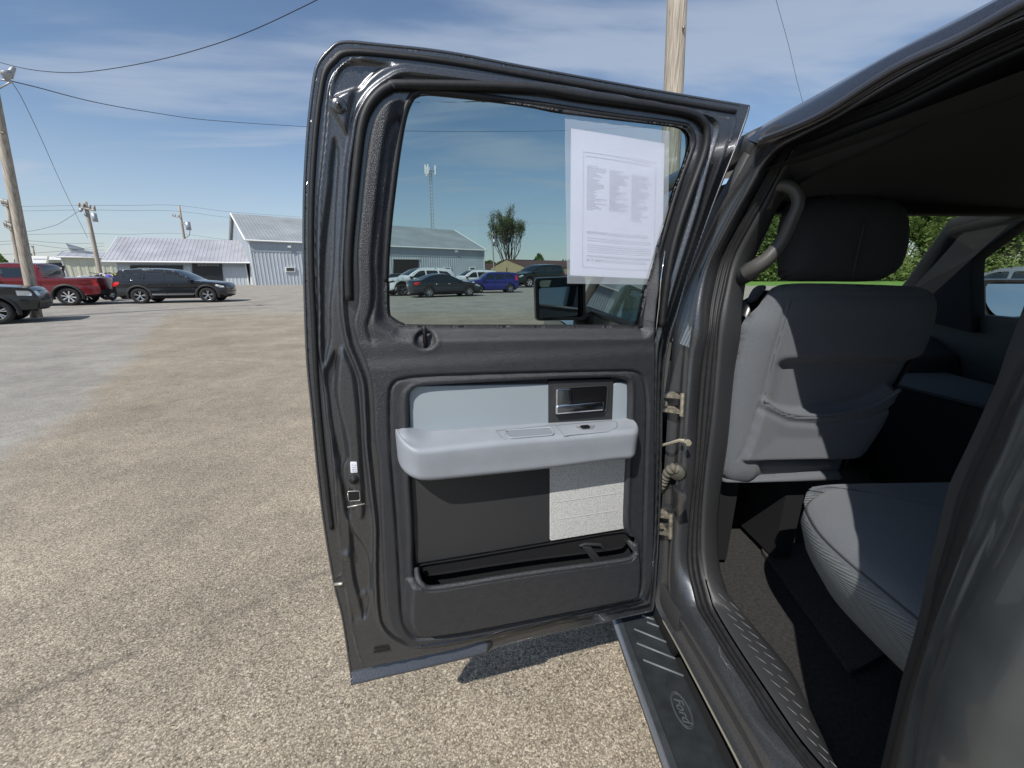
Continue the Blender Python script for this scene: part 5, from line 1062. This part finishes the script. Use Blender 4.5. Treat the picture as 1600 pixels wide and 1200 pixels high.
for o in COL.objects:
    if o.name.startswith('dirt_bike'): o.scale = (1.3,)*3

# ================================================================== buildings
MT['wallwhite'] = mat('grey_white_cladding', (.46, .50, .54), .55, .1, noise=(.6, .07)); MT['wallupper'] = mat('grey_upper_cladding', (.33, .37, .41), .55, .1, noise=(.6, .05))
MT['roofm'] = mat('metal_roof', (.36, .38, .38), .45, .3, noise=(.35, .12)); MT['roofm2'] = mat('weathered_roof', (.42, .42, .45), .5, .25, noise=(.5, .14))
MT['trimw'] = mat('white_trim', (.72, .73, .72), .5); MT['cream'] = mat('cream_cladding', (.56, .56, .44), .6, noise=(.7, .08)); MT['tanw'] = mat('tan_cladding', (.42, .34, .20), .7, noise=(.5, .06)); MT['brownroof'] = mat('brown_roof', (.10, .055, .045), .6, .1, noise=(.4, .12))
MT['doorblk'] = mat('black_door', (.012, .013, .015), .4, noise=(2, .2)); MT['dim'] = mat('garage_shade_black', (.006, .006, .007), .9)
def ribbed(name, a, b, z0, z1, m, parent, pitch=.3, depth=.035, z1b=None, out_=None, topf=None):
    """wall from a to b (xy) with raised ribs; out_ = outward side"""
    a = Vector((a[0], a[1], 0)); b = Vector((b[0], b[1], 0)); d = (b-a); L = d.length; d.normalize(); nrm = Vector((d.y, -d.x, 0))
    if out_ is not None and nrm.dot(Vector((*out_, 0))) < 0: nrm = -nrm
    xs_ = []; k = int(L/pitch)
    for i in range(k): s = i*pitch; xs_ += [(s, 0), (s+pitch*.55, 0), (s+pitch*.64, depth), (s+pitch*.86, depth), (s+pitch*.95, 0)]
    xs_.append((L, 0)); V = []
    for s, o_ in xs_:
        p = a+d*s+nrm*o_; zt_ = z1 if topf is None else topf(s/L); V += [(p.x, p.y, z0), (p.x, p.y, zt_)]
    return mesh(name, V, [(2*i, 2*i+2, 2*i+3, 2*i+1) for i in range(len(xs_)-1)], m, parent)
def roofslope(name, e0, e1, r0, r1, m, parent, pitch=.3, rib=.03, th=.12):
    e0, e1, r0, r1 = map(Vector, (e0, e1, r0, r1)); L = (e1-e0).length; k = max(2, int(L/pitch)); nrm = (e1-e0).cross(r0-e0).normalized(); nrm = nrm if nrm.z > 0 else -nrm
    mb = MB(); V = []
    for i in range(k+1):
        for ds, o_ in ((0, 0), (.60, 0), (.68, rib), (.88, rib), (.96, 0)):
            t = min(1, (i+ds)/k); V += [e0.lerp(e1, t)+nrm*o_, r0.lerp(r1, t)+nrm*o_]
    nn = len(V)//2; mb.add(V, [(2*i, 2*i+2, 2*i+3, 2*i+1) for i in range(nn-1)]); o = mb.build(name, m, parent)
    return o
def gable(name, label, cat, A, B, depth, eave, rise, walls, roofm_, trim, split=None, over=.35, pitch=.3, group=None, base=GZ, wall2=None):
    """A,B: front corners (xy); ridge parallel to AB"""
    root = empty(name, (A[0], A[1], base)); inv = Matrix.Translation((-A[0], -A[1], -base)); tag(root, label, cat, group)
    A = Vector((*A, 0)); B = Vector((*B, 0)); d = (B-A).normalized(); p = Vector((-d.y, d.x, 0)); p = p if p.y > 0 else -p
    e = base+eave; r = e+rise; parts = []
    def W_(o): o.parent = root; o.matrix_parent_inverse = inv; parts.append(o); return o
    f_ = -p
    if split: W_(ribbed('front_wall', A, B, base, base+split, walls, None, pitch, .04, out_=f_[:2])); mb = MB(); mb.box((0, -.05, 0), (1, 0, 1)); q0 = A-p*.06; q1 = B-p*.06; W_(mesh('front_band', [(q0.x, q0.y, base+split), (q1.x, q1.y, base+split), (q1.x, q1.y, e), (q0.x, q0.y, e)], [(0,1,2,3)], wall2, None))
    else: W_(ribbed('front_wall', A, B, base, e, walls, None, pitch, .04, out_=f_[:2]))
    for nm, C0, out_ in (('left_gable', A, -d), ('right_gable', B, d)):
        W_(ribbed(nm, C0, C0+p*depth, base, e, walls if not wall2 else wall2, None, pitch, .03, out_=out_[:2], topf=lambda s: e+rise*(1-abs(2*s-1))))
    W_(ribbed('rear_wall', A+p*depth, B+p*depth, base, e, walls, None, pitch*2, .03))
    Ao = A-d*over; Bo = B+d*over; sl_ = rise/(depth/2)
    z_e = e-over*sl_
    def P3(q, z): return (q.x, q.y, z)
    W_(roofslope('roof', P3(Ao-p*over, z_e+.05), P3(Bo-p*over, z_e+.05), P3(Ao+p*depth/2, r+.05), P3(Bo+p*depth/2, r+.05), roofm_, None, pitch))
    W_(roofslope('roof', P3(Ao+p*(depth+over), z_e+.05), P3(Bo+p*(depth+over), z_e+.05), P3(Ao+p*depth/2, r+.05), P3(Bo+p*depth/2, r+.05), roofm_, None, pitch))
    mb = MB(); mb.tube([P3(Ao-p*over, z_e), P3(Bo-p*over, z_e)], .10, 4); W_(mb.build('gutter', trim, None))
    for C0 in (Ao, Bo):
        mb = MB(); mb.tube([P3(C0-p*over, z_e), P3(C0+p*depth/2, r+.02), P3(C0+p*(depth+over), z_e)], .13, 4); W_(mb.build('rake_trim', trim, None))
    for C0 in (A, B): mb = MB(); mb.tube([P3(C0-p*.03, base), P3(C0-p*.03, e)], .09, 4); W_(mb.build('corner_trim', trim, None))
    return root, W_, A, B, d, p, e
def onwall(A, d, p, base, pxs, off=.08):
    """where a pixel ray meets the front wall plane"""
    out = []
    for px, py in pxs:
        r_ = ray(px, py); C0 = Vector((0, 0, EYE)); t = (A-p*off-C0).dot(p)/r_.dot(p); out.append(C0+r_*t)
    return out
def wallbox(nm, W_, A, d, p, q, m, th=.12, off=.05):
    P = onwall(A, d, p, GZ, q, off); mb = MB(); n = len(P); mb.add(P+[v-p*th for v in P], [tuple(range(n)), tuple(range(n, 2*n))]+[(i, (i+1) % n, n+(i+1) % n, n+i) for i in range(n)]); return W_(mb.build(nm, m, None))
KE = (EYE-GZ)/1.55
cA = G(400, 445.8); cB = G(757, 440.2); eavez = at(400, 374, cA.y).z-GZ
root, W_, A, B, d, p, e = gable('metal_barn', 'long white metal barn building with tall pitched roof behind the parked cars', 'building', cA[:2], cB[:2], 21, eavez, 4.2*KE, MT['wallwhite'], MT['roofm'], MT['trimw'], split=eavez*.74, pitch=.42, wall2=MT['wallupper'])
for q in ([(446,417),(461,417),(461,425),(446,425)], [(692.5,417),(704,417),(704,423),(692.5,423)], [(733,417),(743,417),(743,422.5),(733,422.5)]):
    f_ = wallbox('window', W_, A, d, p, q, MT['trimw'], .14, .05); x0, y0 = q[0]; x1, y1 = q[2]
    g_ = wallbox('pane', lambda o: o, A, d, p, [(x0+1.6, y0+1.6), (x1-1.6, y0+1.5), (x1-1.6, y1-1.6), (x0+1.6, y1-1.6)], MT['cglass'], .05, .17); g_.parent = f_; g_.matrix_parent_inverse = Matrix.Identity(4)
wallbox('garage_shade', W_, A, d, p, [(614.5,405),(654,405.5),(654,444.2),(614.5,444.4)], MT['dim'], .06, .05)  # thin black slab: the shade inside the garage is put into its colour
wallbox('garage_trim', W_, A, d, p, [(612.8,403.5),(655.5,404),(655.5,405.4),(612.8,405)], MT['trimw'], .12, .05)
wallbox('wall_lamp', W_, A, d, p, [(449,384),(454,384),(454,387),(449,387)], MT['trimw'], .3, .05); wallbox('wall_lamp', W_, A, d, p, [(710,390),(714,390),(714,394),(710,394)], MT['trimw'], .3, .05)
# low workshop
sA = G(190, 447.2); sB = G(389, 445.1); ez = at(190, 403, sA.y).z-GZ
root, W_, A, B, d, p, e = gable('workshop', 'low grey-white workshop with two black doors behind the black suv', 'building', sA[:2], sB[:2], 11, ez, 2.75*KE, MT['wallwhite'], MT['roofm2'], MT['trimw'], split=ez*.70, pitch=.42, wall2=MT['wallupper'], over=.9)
dk = wallbox('roller_door', W_, A, d, p, [(204,414.5),(286,414.5),(286,446),(204,446)], MT['doorblk'], .07, .09); dk2 = wallbox('entrance_door', W_, A, d, p, [(300,408),(346.5,408),(349,446),(302,446)], MT['doorblk'], .09, .09)
def lettering(rowspec, par, wx):
    mb = MB(); rnd = random.Random(11)
    for (x0, x1, y0, y1) in rowspec:
        x = x0
        while x < x1:
            w_ = rnd.choice((1.3, 1.6, 1.9)); P = onwall(A, d, p, GZ, [(x, y0), (x+w_*.34, y0), (x+w_*.34, y1), (x, y1)], .20); mb.add(P, [(0,1,2,3)])
            P = onwall(A, d, p, GZ, [(x, y0), (x+w_*.8, y0), (x+w_*.8, y0+.5), (x, y0+.5)], .20); mb.add(P, [(0,1,2,3)])
            if rnd.random() < .5: P = onwall(A, d, p, GZ, [(x, y1-.5), (x+w_*.8, y1-.5), (x+w_*.8, y1), (x, y1)], .20); mb.add(P, [(0,1,2,3)])
            x += w_+.35
    o = mb.build('door_lettering', mat('sign_letters', (.45, .46, .46), .6), None); o.parent = par; o.matrix_parent_inverse = Matrix.Identity(4)
lettering([(310,338,409.8,411.8),(308,341,413,415.4)], dk2, 1); lettering([(215,233,417.8,420.2)], dk, 1)
wallbox('side_door', W_, A, d, p, [(390.5,418),(397,418),(398,445),(391.5,445)], MT['trimw'], .08, .0)
# cream shed further left, its parapet, low canopy building and sign
cC = at(108, 446, 62); cD = at(208, 446, 66)
root, W_, A, B, d, p, e = gable('cream_shed', 'cream ribbed metal shed with stepped grey parapet left of the workshop', 'building', (cC.x, cC.y), (cD.x, cD.y), 10, at(108, 401, 62).z-GZ, .8, MT['cream'], MT['roofm2'], MT['trimw'], pitch=.85)
o = wallbox('parapet', W_, A, d, p, [(103,380),(131,388),(132,391),(150,394),(150,397),(112,395)], MT['wallupper'], .3, .2)
cC = at(72, 446, 74); cD = at(116, 446, 76)
root, W_, A, B, d, p, e = gable('canopy_building', 'small distant building with pale ribbed canopy left of the cream shed', 'building', (cC.x, cC.y), (cD.x, cD.y), 7, at(72, 405, 74).z-GZ, .5, MT['cream'], MT['trimw'], MT['trimw'], pitch=.9)
wallbox('front_shade', W_, A, d, p, [(68,412),(110,410),(110,446),(68,446)], MT['doorblk'], .05, .12)  # dark panel paints the shade under the canopy onto the front wall
def board_sign(name, label, q, Y, m, txt=None):
    root = empty(name, at(*q[3], Y)); inv = Matrix.Translation(-root.location); tag(root, label, 'sign')
    P = [at(x, y, Y) for x, y in q]; mb = MB(); mb.add(P+[v+Vector((0, .3, 0)) for v in P], [(0,1,2,3),(4,5,6,7),(0,1,5,4),(1,2,6,5),(2,3,7,6),(3,0,4,7)]); o = mb.build('sign_face', m, None); o.parent = root; o.matrix_parent_inverse = inv
    mb = MB()
    for i in (.2, .8): b_ = P[3].lerp(P[2], i); mb.tube([b_+Vector((0, .15, 0)), Vector((b_.x, b_.y+.15, GZ))], .15, 6)
    o = mb.build('sign_posts', MT['steel'], None); o.parent = root; o.matrix_parent_inverse = inv
    mb = MB(); x = q[0][0]+3; rnd = random.Random(2)
    while x < q[1][0]-2:
        w_ = rnd.uniform(.7, 1.4); yy = (q[0][1]*.62+q[3][1]*.38); V = [at(a, b, Y-.02) for a, b in ((x, yy), (x+w_, yy), (x+w_, yy+2), (x, yy+2))]; mb.add(V, [(0,1,2,3)]); x += w_+.5
    o = mb.build('sign_lettering', MT['ink'] if not txt else txt, None); o.parent = root; o.matrix_parent_inverse = inv
board_sign('roadside_sign', 'white roadside sign board rising above the red pickup cab', [(49,399.5),(74,400.5),(72,411),(51,411)], 66, MT['trimw'])
board_sign('banner_sign', 'dark banner sign with pale writing above the red pickup bed', [(70,415),(97,415),(97,423),(70,423)], 52, MT['doorblk'], MT['trimw'])
# tan building
tA = G(766, 436.5); tA = at(767, 436, 92); tB = at(830, 436, 86)
tl = at(767, 436.5, 96); tc_ = at(820, 436.8, 84); tr_ = at(1000, 435.8, 110)
root = empty('tan_building', (tc_.x, tc_.y, GZ)); inv = Matrix.Translation(-Vector((tc_.x, tc_.y, GZ))); tag(root, 'tan metal building with brown roof right of the bare tree', 'building')
def TB(o): o.parent = root; o.matrix_parent_inverse = inv; return o
ev = at(820, 417.5, 84).z; ap = at(791, 405, 90); apx = ap.z
TB(ribbed('long_wall', (tc_.x, tc_.y), (tr_.x, tr_.y), GZ, ev, MT['tanw'], None, .9, .04))
gA = Vector((tl.x, tl.y, 0)); gB = Vector((tc_.x, tc_.y, 0)); gm = (gA+gB)/2; ldir = (Vector((tr_.x, tr_.y, 0))-gB)
TB(ribbed('gable_wall', gA[:2], gB[:2], GZ, ev, MT['tanw'], None, .9, .04, topf=lambda s: ev+(apx-ev)*(1-abs(2*s-1))))
p_ = lambda q, z: (q.x, q.y, z)
TB(roofslope('roof', p_(gB, ev), p_(gB+ldir, ev), p_(gm, apx), p_(gm+ldir, apx), MT['brownroof'], None, .9)); TB(roofslope('roof', p_(gA, ev), p_(gA+ldir, ev), p_(gm, apx), p_(gm+ldir, apx), MT['brownroof'], None, .9))
mb = MB(); mb.tube([p_(gA, ev), p_(gm, apx), p_(gB, ev), p_(gB+ldir, ev)], .14, 4); TB(mb.build('fascia', MT['brownroof'], None))
fw = at(745, 440, 120); 
root, W_, A, B, d, p, e = gable('far_shed', 'low brown-roofed shed between the barn and the tan building', 'shed', at(756, 436, 118)[:2], at(776, 436, 118)[:2], 10, at(760, 420, 118).z-GZ, 1.5, MT['tanw'], MT['brownroof'], MT['brownroof'], pitch=.9)

# ================================================================== poles, wires, mast
MT['cable'] = mat('cable', (.015, .015, .018), .6); MT['galv'] = mat('galvanised', (.42, .44, .46), .45, .6); MT['insul'] = mat('insulator', (.25, .24, .22), .4)
def pole(name, label, base_px, Y, top_px, r0, r1, group='wooden utility poles', extra=None):
    b = at(*base_px, Y); t = at(*top_px, Y*1.0); b.z = GZ-.05 if b.z < 1.0 else b.z; 
    if b.z > GZ: k = (b.z-GZ)/(t.z-b.z); b = b-(t-b)*k
    root = empty(name, b); inv = Matrix.Translation(-b); tag(root, label, 'utility pole', group)
    mb = MB(); mb.tube([b.lerp(t, i/6) for i in range(7)], [r0+(r1-r0)*i/6 for i in range(7)], 14); o = mb.build('pole', MT['wood'], None, True); o.parent = root; o.matrix_parent_inverse = inv
    def X(nm, mb_, m, smooth=True): o = mb_.build(nm, m, None, smooth); o.parent = root; o.matrix_parent_inverse = inv; return o
    return root, X, b, t
root, X, b, t = pole('utility_pole', 'thick weathered wooden pole rising behind the open door', (1040,440), 7.4, (1063,-120), .165, .150)
mb = MB(); mb.tube([at(1068, 40, 7.24), at(1068, 46, 7.23)], .02, 6); X('bolt', mb, MT['steel'])
root, X, b, t = pole('utility_pole', 'tall leaning wooden pole carrying a floodlight above the dark charcoal pickup', (57,496), G(57,496).y, (-14,120), .155, .115)
fl = at(14, 118, b.y-.2); mb = MB(); c0 = at(-14, 122, b.y); mb.tube([c0, at(19,127,b.y-.1)], .025, 6); mb.tube([at(-8, 142, b.y), at(19,127,b.y-.1)], .022, 6); mb.tube([at(5,122,b.y-.1), at(7,112,b.y-.1)], .02, 6); X('lamp_bracket', mb, MT['galv'])
mb = MB(); mb.tube([at(12,127,b.y-.2), at(10,117,b.y-.25), at(5,110,b.y-.3)], [.05,.11,.14], 10); mb.tube([at(13,119,b.y-.1), at(22,105,b.y-.1)], [.10,.05], 8); X('floodlight', mb, MT['galv'])
mb = MB(); mb.tube([at(0, 206, b.y-.1), at(6, 208, b.y-.15)], .02, 6); X('step', mb, MT['steel'])
def crossarm_pole(name, label, bp, Y, tp, arms, r=.16, extra=None):
    root, X, b, t = pole(name, label, bp, Y, tp, r, r*.7)
    for (x0, y0, x1, y1) in arms:
        mb = MB(); a_, c_ = at(x0, y0, Y-.2), at(x1, y1, Y-.2); mb.tube([a_, c_], .07, 5); X('crossarm', mb, MT['wood'], False)
        for k_ in (.03, .3, .7, .97): mb = MB(); q = a_.lerp(c_, k_); mb.tube([q, q+Vector((0, 0, .32))], [.06, .09], 6); X('insulator', mb, MT['insul'])
    return root, X, b, t
root, X, b3, t3 = crossarm_pole('utility_pole', 'leaning wooden pole with crossarm left of the workshop roof', (155,420), 34, (133,315), [(124,324,149,329)], .16)
mb = MB(); a_ = at(146,333,33.7); mb.tube([a_, a_+Vector((0,0,-.6))], .16, 8); mb.tube([at(128,330,33.7), at(134,338,33.7)], .04, 5); mb.tube([at(126,331,33.7), at(127,326,33.7)], .10, 6); X('transformer', mb, MT['galv'])
root, X, b4, t4 = crossarm_pole('utility_pole', 'pole with grey transformer rising behind the workshop roof', (289,380), 70, (279.5,321), [(270,338,284,340)], .22)
mb = MB(); a_ = at(294,353,69.5); mb.tube([a_+Vector((0,0,.6)), a_+Vector((0,0,-.6))], .35, 10); mb.tube([at(283,350,69.5), at(294,350,69.5)], .08, 5); X('transformer', mb, MT['galv'])
mb = MB(); mb.tube([at(286,349,69.5), at(292,346,69.5), at(297,356,69.5), at(296,368,69.5), at(289,372,69.5)], .04, 5); X('riser_cable', mb, MT['cable'])
root, X, b5, t5 = crossarm_pole('utility_pole', 'darker pole standing just left of the leaning floodlight pole', (33,430), 26, (11,319), [(5,320,14,322),(9,354,20,359)], .13)
root, X, b6, t6 = crossarm_pole('utility_pole', 'slim pole beside the bare tree, seen through the door window', (772,425), 85, (769,362), [(766,367,772,368)], .16)
mb = MB(); a_ = at(772,380,84.6); mb.tube([a_+Vector((0,0,.8)), a_+Vector((0,0,-.5))], .3, 8); X('transformer', mb, MT['galv'])
root, X, b7, t7 = crossarm_pole('utility_pole', 'tiny distant pole above the white roadside sign', (54,400), 110, (51,384), [(49,386,53,386)], .2)
def wire(name, label, pts, r, sag=0):
    r *= .68
    mb = MB(); P = sm([tuple(q) for q in pts], False, 8); mb.tube(P, r, 4, caps=False); o = mb.build(name, MT['cable'], None, True); tag(o, label, 'overhead wire', 'overhead wires'); return o
fy_ = b.y
YP = G(57,496).y
wire('overhead_wire', 'thick drooping overhead cable crossing the top left of the sky', [at(-60,78,16), at(0,97.5,15), at(50,109,14), at(110,113.5,13), at(170,108,12), at(250,93,11), at(330,71,10), at(400,45,9.4), at(495,0,8.6), at(600,-55,8)], .013)
wire('overhead_wire', 'thin overhead wire running from the floodlight pole behind the door', [at(19,127,YP), at(60,137,17), at(150,160,21), at(240,176,26), at(330,188,31), at(480,198,38), at(605,203.5,42), at(720,205.5,46), at(885,204,52), at(1040,198,58), at(1150,206,64), at(1500,240,80), at(1900,300,95)], .022)
wire('overhead_wire', 'thin guy wire sloping down from the floodlight toward the leaning pole', [at(19,129,YP), at(36,157,18), at(66,220,22), at(100,296,27), at(137,372,33.6)], .014)
wire('overhead_wire', 'single dark wire crossing the sky above the cab roof', [at(1205,-30,9), at(1214,5,9), at(1232,70,9.6), at(1245,125,10.2), at(1262,190,11), at(1285,290,12.5), at(1300,400,14.5)], .007)
wire('overhead_wire', 'slack wire curving left from the leaning crossarm pole', [at(124,329,34), at(100,345,34), at(80,354,34), at(40,362,33), at(14,358,27)], .018)
for y0, y1, y2 in ((321,321,321), (328,329,330), (365,366,365)):
    wire('overhead_wire', {321: 'topmost faint wire between the crossarm pole and the transformer pole', 328: 'second faint wire between the crossarm pole and the transformer pole', 365: 'low faint wire just above the workshop roof'}[y0], [at(20,y0+2,60), at(130,y0,55), at(200,y1,60), at(278,y2,69), at(360,y2+10,80), at(470,y2+18,95)], .022)
for k_, (ya, yb) in enumerate(((376,380),(381,391),(396,384))):
    wire('overhead_wire', ('upper', 'middle', 'lower')[k_]+' of the low wires crossing behind the leaning floodlight pole', [at(-10,ya+2,60), at(40,ya,60), at(100,(ya+yb)/2+2,62), at(163,yb,64)], .025)
# lattice mast
mb = MB(); YM = 95; tb = at(675.5, 356, YM); tt = at(672, 268, YM); tb = tb-(tt-tb)*((tb.z-GZ)/(tt.z-tb.z)); hw_ = .42
root = empty('lattice_mast', tb); inv = Matrix.Translation(-tb); tag(root, 'slender lattice phone mast rising behind the barn roof', 'mast')
cs = [Vector((hw_*math.cos(a), hw_*math.sin(a), 0)) for a in (.3, 2.4, 4.5)]
for c_ in cs: mb.tube([tb+c_, tt+c_*.75], .07, 5)
nl = 34
for i in range(nl):
    q0 = tb.lerp(tt, i/nl); q1 = tb.lerp(tt, (i+1)/nl); s_ = 1-.25*i/nl
    for j in range(3): mb.tube([q0+cs[j]*s_, q1+cs[(j+1) % 3]*s_], .035, 3, caps=False)
o = mb.build('lattice', MT['galv'], None); o.parent = root; o.matrix_parent_inverse = inv
mb = MB()
for a in (0, 2.1, 4.2):
    for b_ in (-.35, .35):
        q = tt+Vector((1.15*math.cos(a)-b_*math.sin(a), 1.15*math.sin(a)+b_*math.cos(a), .2)); mb.box(tuple(q-Vector((.17, .17, .9))), tuple(q+Vector((.17, .17, .9))))
o = mb.build('antenna_panels', MT['trimw'], None); o.parent = root; o.matrix_parent_inverse = inv
mb = MB()
for a in (0, 2.1, 4.2): mb.tube([tt, tt+Vector((1.1*math.cos(a), 1.1*math.sin(a), .1))], .07, 4); mb.tube([tt+Vector((1.1*math.cos(a), 1.1*math.sin(a), .1)), tt+Vector((1.1*math.cos(a+2.1), 1.1*math.sin(a+2.1), .1))], .05, 4)
mb.tube([tt, tt+Vector((0, 0, 1.6))], .05, 4); o = mb.build('antenna_arms', MT['galv'], None); o.parent = root; o.matrix_parent_inverse = inv

# ================================================================== trees
MT['bark'] = mat('bark', (.11, .085, .065), .9, noise=(3, .3), bump=(20, .6, .02))
def leafmat(name, c1, c2):
    M = bpy.data.materials.new(name); M.use_nodes = True; t = M.node_tree; b = t.nodes['Principled BSDF']; b.inputs['Roughness'].default_value = .7
    g = N(t, 'ShaderNodeNewGeometry'); r = N(t, 'ShaderNodeMixRGB'); r.inputs[1].default_value = (*c1, 1); r.inputs[2].default_value = (*c2, 1); t.links.new(g.outputs['Random Per Island'], r.inputs[0]); t.links.new(r.outputs[0], b.inputs['Base Color'])
    tr = N(t, 'ShaderNodeBsdfTranslucent'); t.links.new(r.outputs[0], tr.inputs[0]); mx_ = N(t, 'ShaderNodeMixShader'); mx_.inputs[0].default_value = .5
    t.links.new(b.outputs[0], mx_.inputs[1]); t.links.new(tr.outputs[0], mx_.inputs[2]); t.links.new(mx_.outputs[0], t.nodes['Material Output'].inputs[0]); return M
LF = [leafmat('spring_leaves', (.12, .18, .045), (.24, .30, .09)), leafmat('dark_leaves', (.07, .12, .03), (.14, .20, .055)), leafmat('bud_leaves', (.09, .13, .04), (.18, .22, .07))]
def tree_mesh(seed, H_, spread, up, nleaf, lsize, depth=5, trunkr=.22, forks=3, first=.25, stems=1, splay=.5):
    rnd = random.Random(seed); mb = MB(); tips = []
    def grow(p, d_, L, r_, k):
        n_ = 3; P = [p]; q = p; dd = d_
        for i in range(n_):
            dd = (dd+Vector((rnd.gauss(0, .10), rnd.gauss(0, .10), up*.10))).normalized(); q = q+dd*L/n_; P.append(q)
        mb.tube(P, [r_*(1-.42*i/n_) for i in range(n_+1)], 6 if k > 2 else 4 if k > 0 else 3, caps=False)
        if k <= 2: tips.extend([(P[j], k) for j in range(1, n_+1)])
        if k == 0: return
        for i in range(forks if k > 1 else forks+1):
            a = rnd.uniform(0, 2*math.pi); s_ = rnd.uniform(.5, 1)*splay; ax = dd.cross(Vector((math.cos(a), math.sin(a), .3))).normalized()
            nd = (dd*math.cos(s_)+ax*math.sin(s_)).normalized(); st = P[rnd.choice((-1, -1, -2))]; grow(st, nd, L*rnd.uniform(.62, .85), r_*.55, k-1)
    for s_ in range(stems):
        a = 2*math.pi*s_/max(1, stems)+rnd.random(); o_ = .25 if stems > 1 else 0
        grow(Vector((o_*math.cos(a), o_*math.sin(a), 0)), Vector((spread*math.cos(a)*(stems > 1), spread*math.sin(a)*(stems > 1), 1)).normalized(), H_*first, trunkr, depth)
    zm = max(t_[0].z for t_ in tips); sc = H_/zm
    V = []; F_ = []
    for i in range(nleaf):
        p_, k = rnd.choice(tips); p_ = p_+Vector((rnd.gauss(0, 1), rnd.gauss(0, 1), rnd.gauss(0, .8)))*(.20+.12*k)*H_/14
        u = Vector((rnd.gauss(0, 1), rnd.gauss(0, 1), rnd.gauss(0, 1))).normalized(); w = u.orthogonal().normalized(); s_ = lsize*rnd.uniform(.6, 1.4)/sc
        b0 = len(V); V += [p_-u*s_, p_+w*s_*.45, p_+u*s_, p_-w*s_*.45]; F_.append((b0, b0+1, b0+2, b0+3))
    return [q*sc for q in mb.v], mb.f, [q*sc for q in V], F_
def tree(name, label, cat, loc, data, leafm, group=None, rz=0, s=1, sx_=1, first_=None):
    root = empty(name, loc, rz); root.scale = (s*sx_, s*sx_, s); tag(root, label, cat, group)
    if isinstance(data[0], list):
        a = mesh('trunk', data[0], data[1], MT['bark'], root, True); b = mesh('crown', data[2], data[3], leafm, root); return root, (a.data, b.data)
    for nm, me in zip(('trunk', 'crown'), data): o = bpy.data.objects.new(nm, me); COL.objects.link(o); o.parent = root
    return root, data
tb = at(795, 430, 92); Ht = at(795, 318, 92).z-GZ
dta = tree_mesh(3, Ht, .11, 1.5, 9500, .13, 5, .24, 3, .26, 6, .27)
tree('bare_tree', 'tall upright tree just coming into leaf behind the tan building', 'tree', (tb.x, tb.y, GZ), dta, LF[2], None, 0, 1, 1.0)
kinds = [tree_mesh(11, 17, .2, .8, 13000, .24, 5, .16, 3, .28, 1, .6), tree_mesh(12, 14, .2, .5, 13000, .24, 5, .14, 3, .24, 1, .75), tree_mesh(13, 19, .2, 1.2, 9000, .22, 5, .15, 3, .30, 1, .5)]
kd = [None]*3; rnd = random.Random(5)
desc = ['full pale-green woodland tree', 'broad bushy woodland tree', 'tall thin-leaved woodland tree']
rowsT = []
pxs_ = list(np.linspace(1120, 1230, 7))+list(np.linspace(1380, 1720, 19))
cnt = 0
for row, Yr in enumerate((78, 86, 96)):
    for i, px in enumerate(pxs_):
        px2 = px+rnd.uniform(-6, 6)+row*4; q = at(px2, 436, Yr+rnd.uniform(-2.5, 2.5)); ki = rnd.choice((0, 1, 0, 2) if row < 2 else (2, 0)); s = rnd.uniform(.75, 1.15)*(1 if row else .82)
        cnt += 1
        lf_ = LF[0] if ki != 1 else LF[1]
        where = 'right' if px > 1300 else 'left'
        lab = f"{desc[ki]}, {('front','middle','back')[row]} row, {'left of the headrest' if px < 1300 else 'right of the headrest'}"
        r_, d_ = tree('woodland_tree', lab, 'tree', (q.x, q.y, GZ), kd[ki] or kinds[ki], lf_, ('woodland trees beyond the field left of the headrest', 'woodland trees beyond the field right of the headrest')[px > 1300]+(', front row', ', middle row', ', back row')[row], rnd.uniform(0, 6.28), s)
        kd[ki] = d_
# undergrowth at the wood's edge and distant scrub
mb = MB(); rr_ = random.Random(8); V = []; Fu = []
for i in range(42000):
    px = rr_.uniform(1090, 1260) if rr_.random() < .3 else rr_.uniform(1360, 1800); Y = rr_.uniform(73, 99); q = at(px, 436, Y); z = GZ+abs(rr_.gauss(0, 4.2))*(.6+mnoise.noise(Vector((px*.03, Y*.1, 0))))+rr_.random()*1.4
    p_ = Vector((q.x, q.y, z)); u = Vector((rr_.gauss(0, 1), rr_.gauss(0, 1), rr_.gauss(0, 1))).normalized(); w = u.orthogonal(); s_ = rr_.uniform(.18, .45); b0 = len(V)
    V += [p_-u*s_, p_+w*s_*.5, p_+u*s_, p_-w*s_*.5]; Fu.append((b0, b0+1, b0+2, b0+3))
o = mesh('undergrowth', V, Fu, LF[0]); tag(o, kind='stuff', label='tangled green undergrowth along the edge of the wood', cat='undergrowth')
V = []; Fu = []
for i in range(14000):
    px = rr_.choice((rr_.uniform(0, 40), rr_.uniform(745, 790), rr_.uniform(812, 850), rr_.uniform(878, 1000), rr_.uniform(-60, 480))); Y = rr_.uniform(150, 175); q = at(px, 433, Y)
    z = GZ+rr_.random()**.7*(6.0+4*mnoise.noise(Vector((px*.06, 0, 0)))); p_ = Vector((q.x, q.y, z)); u = Vector((rr_.gauss(0, 1), rr_.gauss(0, 1), rr_.gauss(0, 1))).normalized(); w = u.orthogonal(); s_ = rr_.uniform(.3, .8); b0 = len(V)
    V += [p_-u*s_, p_+w*s_*.5, p_+u*s_, p_-w*s_*.5]; Fu.append((b0, b0+1, b0+2, b0+3))
o = mesh('far_scrub', V, Fu, LF[1]); tag(o, kind='stuff', label='distant line of dark scrub on the horizon', cat='scrub')
